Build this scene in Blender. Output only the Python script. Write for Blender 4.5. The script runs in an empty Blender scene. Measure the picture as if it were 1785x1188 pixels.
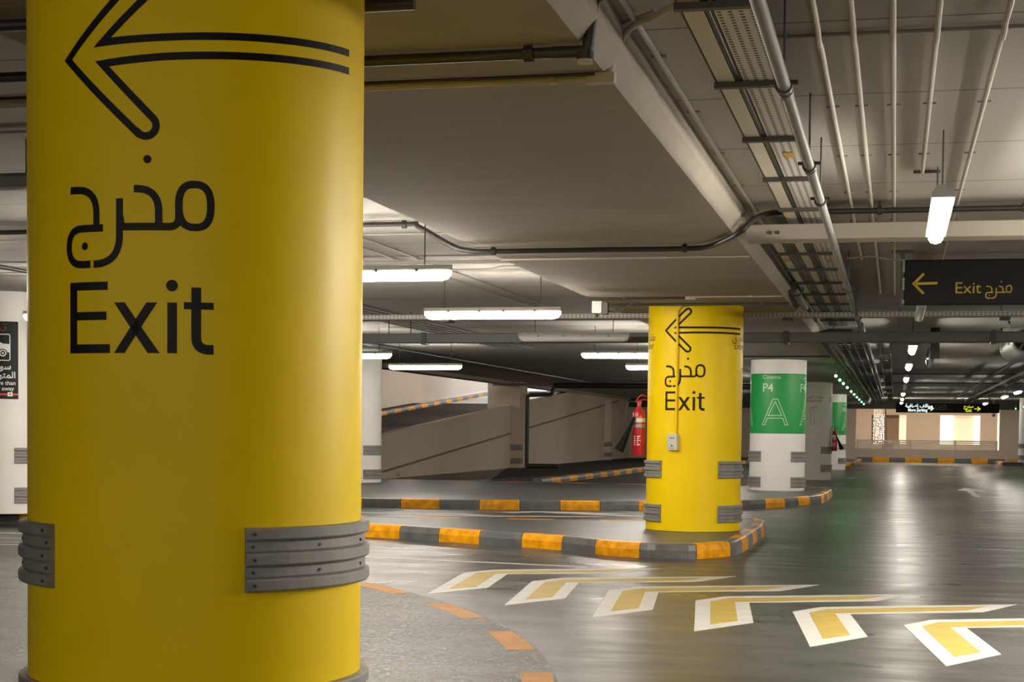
import bpy, bmesh, math, random
from mathutils import Vector, Matrix
random.seed(7)
PI = math.pi
S = bpy.context.scene
COL = S.collection

# ------------------------------------------------------------ camera
cam = bpy.data.cameras.new('camera')
cam.sensor_fit = 'HORIZONTAL'; cam.sensor_width = 36.0
cam.lens = 2780.58 / 1785 * 36.0
cam.shift_y = 278.76 / 1785
cam.clip_start = 0.05; cam.clip_end = 300
camo = bpy.data.objects.new('camera', cam); COL.objects.link(camo)
YAW, PITCH, ROLL = -0.2348, -0.0439, 0.0113
def cam_axes():
    cy, sy = math.cos(YAW), math.sin(YAW)
    r = Vector((cy, -sy, 0)); f = Vector((sy, cy, 0)); u = Vector((0, 0, 1))
    cp, sp = math.cos(PITCH), math.sin(PITCH)
    f2 = cp*f + sp*u; u2 = -sp*f + cp*u
    cr, sr = math.cos(ROLL), math.sin(ROLL)
    return cr*r + sr*u2, -sr*r + cr*u2, f2
_r, _u, _f = cam_axes()
camo.matrix_world = Matrix(((_r.x, _u.x, -_f.x, 2.0772), (_r.y, _u.y, -_f.y, -4.5335), (_r.z, _u.z, -_f.z, 1.0234), (0, 0, 0, 1)))
S.camera = camo

# ------------------------------------------------------------ world, exposure
W = bpy.data.worlds.new('world'); S.world = W; W.use_nodes = True
bg = W.node_tree.nodes['Background']
bg.inputs[0].default_value = (0.86, 0.91, 1.0, 1); bg.inputs[1].default_value = 0.40
S.view_settings.view_transform = 'Standard'; S.view_settings.look = 'None'
S.view_settings.exposure = 2.0; S.view_settings.gamma = 1.0; S.view_settings.use_curve_mapping = False
LAMP = 23.0            # radiance of a lit tube diffuser
S.cycles.max_bounces = 8; S.cycles.diffuse_bounces = 5; S.cycles.glossy_bounces = 4
S.cycles.caustics_reflective = False; S.cycles.caustics_refractive = False
S.cycles.sample_clamp_indirect = 4.0

# ------------------------------------------------------------ constants of the place
F = -0.14              # road floor; the kerbed islands stand at 0
SOF = 2.356            # underside of the wide beam over the column row
SLAB = 2.56            # underside of the slab
BAY = 12.4473

# ------------------------------------------------------------ materials
def mat(name, col, rough=0.6, metal=0.0, var=0.0, vscale=3.0, stretch=(1, 1, 1), emit=None, estr=0.0, bump=0.0, bscale=40.0, coat=0.0, spec=None):
    m = bpy.data.materials.new(name); m.use_nodes = True
    nt = m.node_tree; b = nt.nodes['Principled BSDF']
    b.inputs['Base Color'].default_value = (*col, 1); b.inputs['Roughness'].default_value = rough
    b.inputs['Metallic'].default_value = metal
    if coat: b.inputs['Coat Weight'].default_value = coat
    if spec is not None: b.inputs['Specular IOR Level'].default_value = spec
    if emit: b.inputs['Emission Color'].default_value = (*emit, 1); b.inputs['Emission Strength'].default_value = estr
    if var or bump:
        g = nt.nodes.new('ShaderNodeNewGeometry'); mp = nt.nodes.new('ShaderNodeMapping')
        mp.inputs['Scale'].default_value = stretch
        nt.links.new(g.outputs['Position'], mp.inputs['Vector'])
    if var:
        n = nt.nodes.new('ShaderNodeTexNoise'); n.inputs['Scale'].default_value = vscale; n.inputs['Detail'].default_value = 6
        nt.links.new(mp.outputs[0], n.inputs['Vector'])
        r = nt.nodes.new('ShaderNodeValToRGB')
        r.color_ramp.elements[0].position = 0.3; r.color_ramp.elements[1].position = 0.7
        r.color_ramp.elements[0].color = (*[c*(1-var) for c in col], 1)
        r.color_ramp.elements[1].color = (*[min(1, c*(1+var)) for c in col], 1)
        nt.links.new(n.outputs['Fac'], r.inputs[0]); nt.links.new(r.outputs[0], b.inputs['Base Color'])
    if bump:
        n2 = nt.nodes.new('ShaderNodeTexNoise'); n2.inputs['Scale'].default_value = bscale
        nt.links.new(mp.outputs[0], n2.inputs['Vector'])
        bp = nt.nodes.new('ShaderNodeBump'); bp.inputs['Strength'].default_value = bump; bp.inputs['Distance'].default_value = 0.01
        nt.links.new(n2.outputs['Fac'], bp.inputs['Height']); nt.links.new(bp.outputs[0], b.inputs['Normal'])
    return m

M = {}
M['yellow'] = mat('yellow_paint', (0.94, 0.66, 0.0), 0.42, spec=0.22, var=0.03, vscale=2.5, bump=0.05, bscale=12)
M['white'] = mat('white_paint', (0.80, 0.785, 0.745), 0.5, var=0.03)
M['greywhite'] = mat('warm_white_paint', (0.60, 0.56, 0.50), 0.5, var=0.03)
M['green'] = mat('green_paint', (0.010, 0.30, 0.060), 0.45)
M['black'] = mat('black_vinyl', (0.006, 0.006, 0.006), 0.45, spec=0.2)
M['ink'] = mat('dark_brown_vinyl', (0.030, 0.022, 0.006), 0.6, spec=0.15)
M['redink'] = mat('dark_red_vinyl', (0.16, 0.03, 0.02), 0.5)
M['whiteink'] = mat('white_vinyl', (0.75, 0.75, 0.72), 0.5)
M['palegreen'] = mat('pale_green_line', (0.55, 0.72, 0.50), 0.5)
M['rubber'] = mat('grey_rubber', (0.25, 0.24, 0.23), 0.6, var=0.12, vscale=9, bump=0.1, bscale=60)
M['bolt'] = mat('bolt_steel', (0.12, 0.12, 0.12), 0.4, 0.8)
M['soffit'] = mat('painted_concrete_beam', (0.38, 0.345, 0.29), 0.85, spec=0.25, var=0.05, vscale=2.0, stretch=(0.4, 2.2, 1), bump=0.05, bscale=3)
M['beige'] = mat('beige_wall_paint', (0.70, 0.58, 0.46), 0.8, var=0.04, vscale=0.8)
M['beigegroove'] = mat('beige_groove', (0.22, 0.17, 0.13), 0.8)
M['cream'] = mat('cream_metal', (0.60, 0.56, 0.45), 0.5)
M['conduit'] = mat('pale_conduit', (0.52, 0.49, 0.43), 0.5)
M['cable'] = mat('painted_flex', (0.30, 0.28, 0.25), 0.6)
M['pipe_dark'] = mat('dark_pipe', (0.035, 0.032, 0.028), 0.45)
M['pipe_grey'] = mat('grey_pipe', (0.20, 0.20, 0.185), 0.5)
M['duct'] = mat('grey_green_duct', (0.125, 0.128, 0.118), 0.45, var=0.1)
M['galv'] = mat('galvanised_steel', (0.30, 0.29, 0.27), 0.45, 0.6, var=0.1, vscale=8)
M['bar'] = mat('dark_strut', (0.075, 0.073, 0.068), 0.5, 0.3)
M['orange'] = mat('orange_kerb_paint', (0.86, 0.34, 0.003), 0.4, spec=0.25, var=0.28, vscale=10, bump=0.3, bscale=14)
M['kgrey'] = mat('grey_kerb_paint', (0.125, 0.125, 0.12), 0.35, var=0.25, vscale=7, bump=0.3, bscale=14)
M['island'] = mat('island_concrete', (0.105, 0.104, 0.10), 0.42, spec=0.35, var=0.12, vscale=2.2, bump=0.12, bscale=10)
M['darklane'] = mat('dark_lane_floor', (0.022, 0.021, 0.020), 0.8, var=0.2, vscale=4)
M['ramp'] = mat('ramp_asphalt', (0.045, 0.035, 0.028), 0.9, spec=0.15, var=0.15, vscale=3)
M['mwhite'] = mat('white_road_paint', (0.46, 0.45, 0.42), 0.55, spec=0.3, var=0.06, vscale=6)
M['myellow'] = mat('yellow_road_paint', (0.38, 0.275, 0.065), 0.55, spec=0.3, var=0.10, vscale=5, stretch=(1, 3, 1))
M['morange'] = mat('orange_road_paint', (0.38, 0.155, 0.010), 0.55, spec=0.25, var=0.14, vscale=8)
M['housing'] = mat('lamp_housing', (0.36, 0.35, 0.32), 0.5)
M['lit'] = mat('lit_diffuser', (0.9, 0.9, 0.9), 0.4, emit=(1.0, 0.92, 0.80), estr=LAMP)
M['unlit'] = mat('unlit_diffuser', (0.62, 0.62, 0.60), 0.25)
M['red'] = mat('red_enamel', (0.40, 0.012, 0.018), 0.28, coat=0.2)
M['horn'] = mat('black_rubber_horn', (0.004, 0.005, 0.005), 0.8, spec=0.2)
M['label'] = mat('pale_label', (0.62, 0.60, 0.55), 0.5)
M['box'] = mat('light_grey_plastic', (0.60, 0.58, 0.54), 0.4)
M['signblack'] = mat('sign_panel_black', (0.012, 0.012, 0.011), 0.5, spec=0.2)
M['signyellow'] = mat('sign_yellow', (0.52, 0.36, 0.025), 0.5)
M['greenled'] = mat('green_indicator', (0.02, 0.5, 0.1), 0.4, emit=(0.06, 1.0, 0.16), estr=9.0)
M['litwhite'] = mat('backlit_white', (0.9, 0.9, 0.9), 0.5, emit=(0.8, 1.0, 0.95), estr=0.3)
M['lityellow'] = mat('backlit_yellow', (0.8, 0.8, 0.1), 0.5, emit=(0.75, 0.85, 0.02), estr=0.2)
M['fan'] = mat('fan_casing', (0.36, 0.37, 0.34), 0.4, 0.3)
M['fandark'] = mat('fan_interior', (0.02, 0.02, 0.02), 0.6)
M['mirror'] = mat('mirror_face', (0.7, 0.7, 0.7), 0.05, 1.0)
M['mallwall'] = mat('mall_stone', (0.66, 0.52, 0.39), 0.6, var=0.03)
M['mallbrown'] = mat('mall_timber', (0.30, 0.19, 0.11), 0.5)
M['litwindow'] = mat('lit_window', (0.9, 0.85, 0.7), 0.5, emit=(1.0, 0.86, 0.62), estr=0.62)
M['litcream'] = mat('lit_cream_panel', (0.9, 0.8, 0.6), 0.5, emit=(1.0, 0.76, 0.5), estr=0.22)
M['litcream2'] = mat('lit_room_cream', (0.9, 0.8, 0.6), 0.5, emit=(1.0, 0.78, 0.56), estr=0.13)
M['railpaint'] = mat('pale_rail_paint', (0.85, 0.74, 0.60), 0.5)
M['bulb'] = mat('string_bulb', (1, .9, .7), 0.5, emit=(1.0, 0.80, 0.55), estr=1.6)
M['trunk'] = mat('trunk_bark', (0.10, 0.075, 0.055), 0.9)
M['amber'] = mat('amber_sticker', (0.55, 0.30, 0.05), 0.6)

def ceiling_mat():
    m = mat('slab_paint', (0.52, 0.485, 0.43), 0.9, spec=0.2)
    nt = m.node_tree; b = nt.nodes['Principled BSDF']
    g = nt.nodes.new('ShaderNodeNewGeometry'); s = nt.nodes.new('ShaderNodeSeparateXYZ'); nt.links.new(g.outputs['Position'], s.inputs[0])
    a = nt.nodes.new('ShaderNodeMath'); a.operation = 'ADD'; a.inputs[1].default_value = -2.9 + 1.315*40 + 0.5*1.315; nt.links.new(s.outputs['Y'], a.inputs[0])
    d = nt.nodes.new('ShaderNodeMath'); d.operation = 'DIVIDE'; d.inputs[1].default_value = 1.315; nt.links.new(a.outputs[0], d.inputs[0])
    f = nt.nodes.new('ShaderNodeMath'); f.operation = 'FRACT'; nt.links.new(d.outputs[0], f.inputs[0])
    c = nt.nodes.new('ShaderNodeMath'); c.operation = 'COMPARE'; c.inputs[1].default_value = 0.5; c.inputs[2].default_value = 0.0065; nt.links.new(f.outputs[0], c.inputs[0])
    n = nt.nodes.new('ShaderNodeTexNoise'); n.inputs['Scale'].default_value = 1.2; nt.links.new(g.outputs['Position'], n.inputs['Vector'])
    r = nt.nodes.new('ShaderNodeValToRGB'); r.color_ramp.elements[0].color = (0.42, 0.402, 0.37, 1); r.color_ramp.elements[1].color = (0.465, 0.447, 0.412, 1)
    nt.links.new(n.outputs['Fac'], r.inputs[0])
    mx = nt.nodes.new('ShaderNodeMixRGB'); mx.inputs[2].default_value = (0.20, 0.185, 0.16, 1)
    nt.links.new(c.outputs[0], mx.inputs[0]); nt.links.new(r.outputs[0], mx.inputs[1]); nt.links.new(mx.outputs[0], b.inputs['Base Color'])
    return m
M['slab'] = ceiling_mat()

def floor_mat():
    m = bpy.data.materials.new('polished_garage_floor'); m.use_nodes = True
    nt = m.node_tree; b = nt.nodes['Principled BSDF']; N = nt.nodes.new; L = nt.links.new
    g = N('ShaderNodeNewGeometry'); pos = g.outputs['Position']
    def noise(scale, st, det=5, rough=0.55):
        mp = N('ShaderNodeMapping'); mp.inputs['Scale'].default_value = st; L(pos, mp.inputs[0])
        n = N('ShaderNodeTexNoise'); n.inputs['Scale'].default_value = scale; n.inputs['Detail'].default_value = det; n.inputs['Roughness'].default_value = rough
        L(mp.outputs[0], n.inputs['Vector']); return n.outputs['Fac']
    def ramp(fac, a, ca, bb, cb):
        r = N('ShaderNodeValToRGB'); e = r.color_ramp.elements; e[0].position = a; e[1].position = bb
        e[0].color = ca if len(ca) == 4 else (*ca, 1); e[1].color = cb if len(cb) == 4 else (*cb, 1); L(fac, r.inputs[0]); return r.outputs[0]
    def mix(f, a, c):
        x = N('ShaderNodeMixRGB'); L(f, x.inputs[0]); L(a, x.inputs[1]); L(c, x.inputs[2]); return x.outputs[0]
    # worn circle of the turning lane (left of the dashed arc): coarser, paler concrete
    d = N('ShaderNodeVectorMath'); d.operation = 'DISTANCE'; d.inputs[1].default_value = (-8.64, 0.39, F); L(pos, d.inputs[0])
    edge = N('ShaderNodeMath'); edge.operation = 'LESS_THAN'; edge.inputs[1].default_value = 9.50; L(d.outputs['Value'], edge.inputs[0])
    fine = noise(30, (1, 1, 1), 5, 0.9); blot = noise(1.6, (0.7, 1.6, 1), 6, 0.6)
    base = ramp(blot, 0.3, (0.052, 0.050, 0.047), 0.7, (0.082, 0.078, 0.073))
    wornc = mix(ramp(fine, 0.47, (0, 0, 0), 0.60, (1, 1, 1)), ramp(blot, 0.3, (0.020, 0.019, 0.017), 0.7, (0.05, 0.047, 0.043)), ramp(blot, 0.3, (0.085, 0.082, 0.076), 0.7, (0.20, 0.193, 0.18)))
    L(mix(edge.outputs[0], base, wornc), b.inputs['Base Color'])
    rr = ramp(blot, 0.3, (0.25, 0.25, 0.25), 0.72, (0.42, 0.42, 0.42)); b.inputs['Specular IOR Level'].default_value = 0.24; rw = ramp(fine, 0.42, (0.22,)*3, 0.58, (0.55,)*3)
    L(mix(edge.outputs[0], rr, rw), b.inputs['Roughness'])
    wav = noise(1.5, (0.45, 2.2, 1), 1.5, 0.5)
    b1 = N('ShaderNodeBump'); b1.inputs['Strength'].default_value = 0.5; b1.inputs['Distance'].default_value = 0.035; L(wav, b1.inputs['Height'])
    b2 = N('ShaderNodeBump'); b2.inputs['Distance'].default_value = 0.012; L(noise(45, (1, 1, 1), 4, 0.7), b2.inputs['Height']); L(b1.outputs[0], b2.inputs['Normal'])
    st = ramp(edge.outputs[0], 0.0, (0.03,)*3, 1.0, (0.55,)*3); L(st, b2.inputs['Strength'])
    L(b2.outputs[0], b.inputs['Normal'])
    return m
M['floor'] = floor_mat()

def perf_mat(c0=(0.64, 0.61, 0.56, 1), c1=(0.03, 0.03, 0.03, 1)):
    m = mat('perforated_steel', (0.52, 0.49, 0.44), 0.5)
    nt = m.node_tree; b = nt.nodes['Principled BSDF']; N = nt.nodes.new; L = nt.links.new
    tc = N('ShaderNodeTexCoord'); s = N('ShaderNodeSeparateXYZ'); L(tc.outputs['UV'], s.inputs[0])
    def fr(sock, w):
        o = []
        f = N('ShaderNodeMath'); f.operation = 'FRACT'; L(sock, f.inputs[0])
        c = N('ShaderNodeMath'); c.operation = 'COMPARE'; c.inputs[1].default_value = 0.5; c.inputs[2].default_value = w; L(f.outputs[0], c.inputs[0]); return c.outputs[0]
    a = N('ShaderNodeMath'); a.operation = 'MULTIPLY'; L(fr(s.outputs['X'], 0.2), a.inputs[0]); L(fr(s.outputs['Y'], 0.27), a.inputs[1])
    mx = N('ShaderNodeMixRGB'); mx.inputs[1].default_value = c0; mx.inputs[2].default_value = c1
    L(a.outputs[0], mx.inputs[0]); L(mx.outputs[0], b.inputs['Base Color'])
    return m
M['perf'] = perf_mat(); M['perf_dull'] = perf_mat((0.36, 0.34, 0.30, 1), (0.10, 0.095, 0.085, 1))

# ------------------------------------------------------------ mesh helpers
class MB:
    def __init__(s): s.v = []; s.f = []; s.uv = None
    def add(s, vs, fs):
        o = len(s.v); s.v += [tuple(x) for x in vs]; s.f += [tuple(i+o for i in f) for f in fs]; return s
    def box(s, x0, x1, y0, y1, z0, z1):
        return s.add([(x0,y0,z0),(x1,y0,z0),(x1,y1,z0),(x0,y1,z0),(x0,y0,z1),(x1,y0,z1),(x1,y1,z1),(x0,y1,z1)],
                     [(0,3,2,1),(4,5,6,7),(0,1,5,4),(1,2,6,5),(2,3,7,6),(3,0,4,7)])
    def prism(s, poly, z0, z1):           # poly counter-clockwise in x, y
        n = len(poly)
        s.add([(x,y,z0) for x,y in poly]+[(x,y,z1) for x,y in poly],
              [tuple(reversed(range(n))), tuple(range(n,2*n))]+[(i,(i+1)%n,n+(i+1)%n,n+i) for i in range(n)]); return s
    def cyl(s, x, y, z0, z1, r, n=24, r2=None):
        r2 = r if r2 is None else r2
        vs = [(x+r*math.cos(2*PI*i/n), y+r*math.sin(2*PI*i/n), z0) for i in range(n)]+[(x+r2*math.cos(2*PI*i/n), y+r2*math.sin(2*PI*i/n), z1) for i in range(n)]
        return s.add(vs, [tuple(reversed(range(n))), tuple(range(n,2*n))]+[(i,(i+1)%n,n+(i+1)%n,n+i) for i in range(n)])
    def tube(s, pts, r, n=10):            # r may be a list
        P = [Vector(p) for p in pts]; rs = r if isinstance(r, (list, tuple)) else [r]*len(P)
        ring = []; up = None; o = len(s.v)
        for i, p in enumerate(P):
            t = (P[min(i+1,len(P)-1)]-P[max(i-1,0)]).normalized()
            if up is None: up = t.orthogonal().normalized()
            up = (up - t*up.dot(t))
            up = up.normalized() if up.length > 1e-6 else t.orthogonal().normalized()
            sd = t.cross(up)
            for k in range(n):
                a = 2*PI*k/n; s.v.append(tuple(p+(up*math.cos(a)+sd*math.sin(a))*rs[i]))
        for i in range(len(P)-1):
            for k in range(n):
                a=o+i*n+k; b=o+i*n+(k+1)%n; s.f.append((a,b,b+n,a+n))
        s.f.append(tuple(o+k for k in reversed(range(n)))); s.f.append(tuple(o+(len(P)-1)*n+k for k in range(n)))
        return s
    def lathe(s, prof, cx, cy, n=24):     # prof: list of (r, z) bottom to top
        o = len(s.v)
        for r, z in prof:
            for k in range(n): s.v.append((cx+r*math.cos(2*PI*k/n), cy+r*math.sin(2*PI*k/n), z))
        for i in range(len(prof)-1):
            for k in range(n):
                a=o+i*n+k; b=o+i*n+(k+1)%n; s.f.append((a,b,b+n,a+n))
        s.f.append(tuple(o+k for k in reversed(range(n)))); s.f.append(tuple(o+(len(prof)-1)*n+k for k in range(n)))
        return s
    def sphere(s, c, r, n=10, m=6):
        return s.lathe([(max(1e-4, r*math.cos(a)), c[2]+r*math.sin(a)) for a in [(-0.5+i/m)*PI for i in range(m+1)]], c[0], c[1], n)
    def build(s, name, material, parent=None, smooth=False, bevel=0.0):
        me = bpy.data.meshes.new(name); off = Vector((0,0,0)); p = parent
        while p is not None: off += Vector(p.location); p = p.parent
        me.from_pydata([Vector(v)-off for v in s.v], [], s.f); me.validate(); me.materials.append(material)
        if s.uv:
            ul = me.uv_layers.new(name='uv')
            for lp in me.loops:
                c = Vector(s.v[lp.vertex_index]); ul.data[lp.index].uv = s.uv(c)
        o = bpy.data.objects.new(name, me); COL.objects.link(o)
        if parent is not None: o.parent = parent
        if smooth:
            for pl in me.polygons: pl.use_smooth = True
            a = o.modifiers.new('edges', 'EDGE_SPLIT'); a.split_angle = math.radians(35)
        if bevel:
            b = o.modifiers.new('bevel', 'BEVEL'); b.width = bevel; b.segments = 2; b.limit_method = 'ANGLE'
        return o

def tag(o, label=None, cat=None, group=None, kind=None):
    if label: o['label'] = label
    if cat: o['category'] = cat
    if group: o['group'] = group
    if kind: o['kind'] = kind
    return o
def empty(name, loc, label, cat, group=None):
    o = bpy.data.objects.new(name, None); o.empty_display_size = 0.1; o.location = loc; COL.objects.link(o)
    return tag(o, label, cat, group)
def copy_tree(o, parent=None):
    c = o.copy(); COL.objects.link(c); c.parent = parent
    for ch in list(o.children): copy_tree(ch, c)
    return c
def struct(name, mb, m, smooth=False, bevel=0): return tag(mb.build(name, m, smooth=smooth, bevel=bevel), kind='structure')

def fillet(pts, n=7):
    """pts: (x, y[, r]) -> polyline with rounded corners"""
    out = []
    for i, p in enumerate(pts):
        r = p[2] if len(p) > 2 else 0
        if r <= 0 or i in (0, len(pts)-1): out.append(Vector(p[:2])); continue
        P = Vector(p[:2]); A = (Vector(pts[i-1][:2])-P); B = (Vector(pts[i+1][:2])-P)
        a = A.normalized(); b = B.normalized(); ang = a.angle(b)
        t = min(r/math.tan(ang/2), A.length*(0.97 if i == 1 else 0.499), B.length*(0.97 if i == len(pts)-2 else 0.499))
        p0, p1 = P+a*t, P+b*t
        for k in range(n+1):
            q = k/n; out.append(p0*(1-q)**2+P*2*q*(1-q)+p1*q*q)
    return out
def stroke(pts, w, closed=False):
    """flat strip of width w along a 2D polyline -> (verts, faces)"""
    P = [Vector(p) for p in pts]; n = len(P); vs = []
    for i in range(n):
        if closed: a, b = P[i-1], P[(i+1) % n]
        else: a, b = P[max(i-1,0)], P[min(i+1,n-1)]
        d0 = (P[i]-a).normalized() if (P[i]-a).length > 1e-9 else (b-P[i]).normalized()
        d1 = (b-P[i]).normalized() if (b-P[i]).length > 1e-9 else d0
        nn = Vector((-(d0+d1).y, (d0+d1).x))
        nn = nn.normalized() if nn.length > 1e-6 else Vector((-d0.y, d0.x))
        k = max(0.3, nn.dot(Vector((-d0.y, d0.x))))
        vs += [P[i]+nn*(w/2/k), P[i]-nn*(w/2/k)]
    fs = [(2*i+1, 2*i+3, 2*i+2, 2*i) for i in range(n-1)]
    if closed: fs.append((2*n-1, 1, 0, 2*n-2))
    return vs, fs
class Flat:
    """2D artwork: verts (u, v); wrapped later on a plane or on a cylinder"""
    def __init__(s): s.v = []; s.f = []
    def add(s, vs, fs):
        o = len(s.v); s.v += [Vector((x[0], x[1])) for x in vs]; s.f += [tuple(i+o for i in f) for f in fs]; return s
    def line(s, pts, w, closed=False, n=7): v, f = stroke(fillet(pts, n), w, closed); return s.add(v, f)
    def poly(s, pts): return s.add(pts, [tuple(range(len(pts)))])
    def dot(s, x, y, r, n=16): return s.poly([(x+r*math.cos(2*PI*i/n), y+r*math.sin(2*PI*i/n)) for i in range(n)])
    def text(s, body, x, y, size, align='LEFT', weight=0.0, sx=1.0, height=None):
        c = bpy.data.curves.new('t', 'FONT'); c.body = body; c.size = size; c.align_x = align; c.offset = weight; c.resolution_u = 4
        o = bpy.data.objects.new('t', c); COL.objects.link(o); bpy.context.view_layer.update()
        me = o.evaluated_get(bpy.context.evaluated_depsgraph_get()).to_mesh()
        s.add([(x+v.co.x*sx, y+v.co.y) for v in me.vertices], [tuple(p.vertices) for p in me.polygons])
        o.to_mesh_clear(); bpy.data.objects.remove(o); bpy.data.curves.remove(c); return s
    def moved(s, du, dv, k=1.0):
        q = Flat(); q.v = [Vector((a.x*k+du, a.y*k+dv)) for a in s.v]; q.f = list(s.f); return q
    def clean(s, step):
        bm = bmesh.new(); vs = [bm.verts.new((a.x, a.y, 0)) for a in s.v]
        for f in s.f:
            try: bm.faces.new([vs[i] for i in f])
            except ValueError: pass
        if step and s.v:
            lo = min(a.x for a in s.v); hi = max(a.x for a in s.v); k = math.ceil(lo/step)
            while k*step < hi:
                g = bm.verts[:]+bm.edges[:]+bm.faces[:]
                bmesh.ops.bisect_plane(bm, geom=g, plane_co=(k*step,0,0), plane_no=(1,0,0)); k += 1
        bmesh.ops.triangulate(bm, faces=bm.faces[:])
        bm.normal_update()
        for f in bm.faces:
            if f.normal.z < 0: f.normal_flip()
        bm.verts.index_update(); v = [a.co.copy() for a in bm.verts]; f = [tuple(x.index for x in a.verts) for a in bm.faces]; bm.free(); return v, f
    def on_cyl(s, cx, cy, r, eps, name, m, parent):
        v, f = s.clean(0.035); mb = MB(); R = r+eps
        mb.add([(cx+R*math.sin(a.x/r), cy-R*math.cos(a.x/r), a.y) for a in v], f); return mb.build(name, m, parent)
    def on_plane(s, origin, ux, vx, name, m, parent):
        v, f = s.clean(0); mb = MB(); O = Vector(origin); U = Vector(ux); V = Vector(vx)
        mb.add([O+U*a.x+V*a.y for a in v], f); return mb.build(name, m, parent)

AR = {'ا':(0xFE8D,2),'إ':(0xFE87,2),'ل':(0xFEDD,4),'م':(0xFEE1,4),'ت':(0xFE95,4),'و':(0xFEED,2),'ق':(0xFED5,4),'ف':(0xFED1,4),'ة':(0xFE93,2),'ح':(0xFEA1,4),
      'ر':(0xFEAD,2),'ي':(0xFEF1,4),'ط':(0xFEC1,4),'س':(0xFEB1,4),'ض':(0xFEBD,4),'ذ':(0xFEAB,2),'خ':(0xFEA5,4),'ج':(0xFE9D,4)}
def arabic(t):
    out = []
    for w in t.split(' '):
        g = []
        for i, ch in enumerate(w):
            b, n = AR[ch]; pj = i > 0 and AR[w[i-1]][1] == 4; nj = i < len(w)-1 and n == 4
            g.append(chr(b + (3 if pj and nj else 2 if nj else 1 if pj else 0)))
        out.append(''.join(reversed(g)))
    return ' '.join(reversed(out))

# ------------------------------------------------------------ the word for exit, in both scripts, and the arrow
def art_arabic():
    a = Flat(); w = 0.0205
    se = lambda t, p: math.copysign(abs(t)**p, t)
    a.line([(0.2055+0.0430*se(math.cos(k*PI/18), .78), 1.6285+0.0585*se(math.sin(k*PI/18), .78)) for k in range(36)], w, closed=True)
    a.line([(0.038,1.6735),(0.108,1.6735,.062),(0.108,1.577)], w)
    a.line([(0.163,1.625),(0.163,1.5705,.028),(0.003,1.5705,.012),(-0.003,1.60)], w)
    a.line([(-0.0038,1.6480),(-0.0038,1.4705,.078),(-0.0860,1.4705)], w, n=9)
    a.line([(-0.1700,1.6760),(-0.0765,1.6745,.066),(-0.0765,1.575)], w)
    a.line([(-0.0550,1.5690),(-0.1760,1.5690,.062),(-0.1760,1.4705,.062),(-0.0965,1.4705)], w, n=9)
    a.dot(0.0764, 1.7531, 0.0115); a.dot(-0.1165, 1.5207, 0.0108); return a
def art_latin():
    a = Flat(); w = 0.0265
    a.poly([(-0.1716,1.2255),(-0.1450,1.2255),(-0.1450,1.4215),(-0.1716,1.4215)])
    a.poly([(-0.1460,1.3990),(-0.0400,1.3990),(-0.0400,1.4215),(-0.1460,1.4215)])
    a.poly([(-0.1460,1.3165),(-0.0440,1.3165),(-0.0440,1.3395),(-0.1460,1.3395)])
    a.poly([(-0.1460,1.2255),(-0.0330,1.2255),(-0.0330,1.2500),(-0.1460,1.2500)])
    a.poly([(-0.0200,1.3640),(0.0120,1.3640),(0.1115,1.2255),(0.0780,1.2255)])
    a.poly([(0.0745,1.3640),(0.1045,1.3640),(0.0120,1.2255),(-0.0200,1.2255)])
    a.poly([(0.1320,1.2255),(0.1582,1.2255),(0.1582,1.3640),(0.1320,1.3640)]); a.dot(0.1445, 1.4105, 0.0160)
    a.line([(0.2100,1.4065),(0.2100,1.2360,.035),(0.2570,1.2370)], w); a.poly([(0.1765,1.3465),(0.2570,1.3465),(0.2570,1.3660),(0.1765,1.3660)]); return a
def art_arrow(shear):
    a = Flat(); w = 0.0205; T = (-0.179, 2.0365)
    def half(s):                       # from the shaft end round to the tip
        c = (T[0]+0.251, T[1]+s*0.1925); R = 0.0285
        a0 = math.atan2(s*0.0195, -0.023)
        arc = [(c[0]+R*math.cos(a0-s*PI*k/10), c[1]+R*math.sin(a0-s*PI*k/10)) for k in range(11)]
        shaft = [(T[0]+u, T[1]+s*0.026+shear*u) for u in (0.915, 0.7, 0.5, 0.3)]
        return shaft+[(T[0]+0.121, T[1]+s*0.029+shear*0.121)]+arc[::-1]+[(T[0]+0.228, T[1]+s*0.2120)]
    lo, up = half(-1), half(1)
    v, f = stroke([Vector(q) for q in lo+[T]+up[::-1]], w); a.add(v, f); return a

# ------------------------------------------------------------ room shell
X0, X1, Y0, Y1 = -18.0, 12.0, -12.0, 67.0
struct('floor', MB().box(X0, X1, Y0, 90, F-0.2, F), M['floor'])
c = MB().box(X0, X1, Y0, 31.0, SLAB, SLAB+0.2).box(-9.6, X1, 31.0, Y1+0.4, SLAB, SLAB+0.2)
struct('ceiling', c, M['slab'])
struct('wall_behind', MB().box(X0, X1, Y0-0.2, Y0, F, SLAB+0.2), M['greywhite'])
struct('wall_right', MB().box(X1, X1+0.2, Y0, Y1, F, SLAB+0.2), M['greywhite'])
struct('wall_left', MB().box(X0-0.2, X0, Y0, 75, F, 7.2), M['beige'])
struct('wall_ramp_side', MB().box(-10.2, -9.81, 52.0, Y1, F, SLAB), M['beige'])
# far wall: solid left of the opening, low wall below the railing, solid right of it
struct('wall_far_left', MB().box(-9.6, 0.42, Y1, Y1+0.25, F, SLAB), M['beige'])
struct('wall_far_low', MB().box(0.42, 6.45, Y1, Y1+0.25, F, 0.43), M['beige'])
struct('wall_far_right', MB().box(6.45, X1, Y1, Y1+0.25, F, SLAB), M['beige'])
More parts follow.
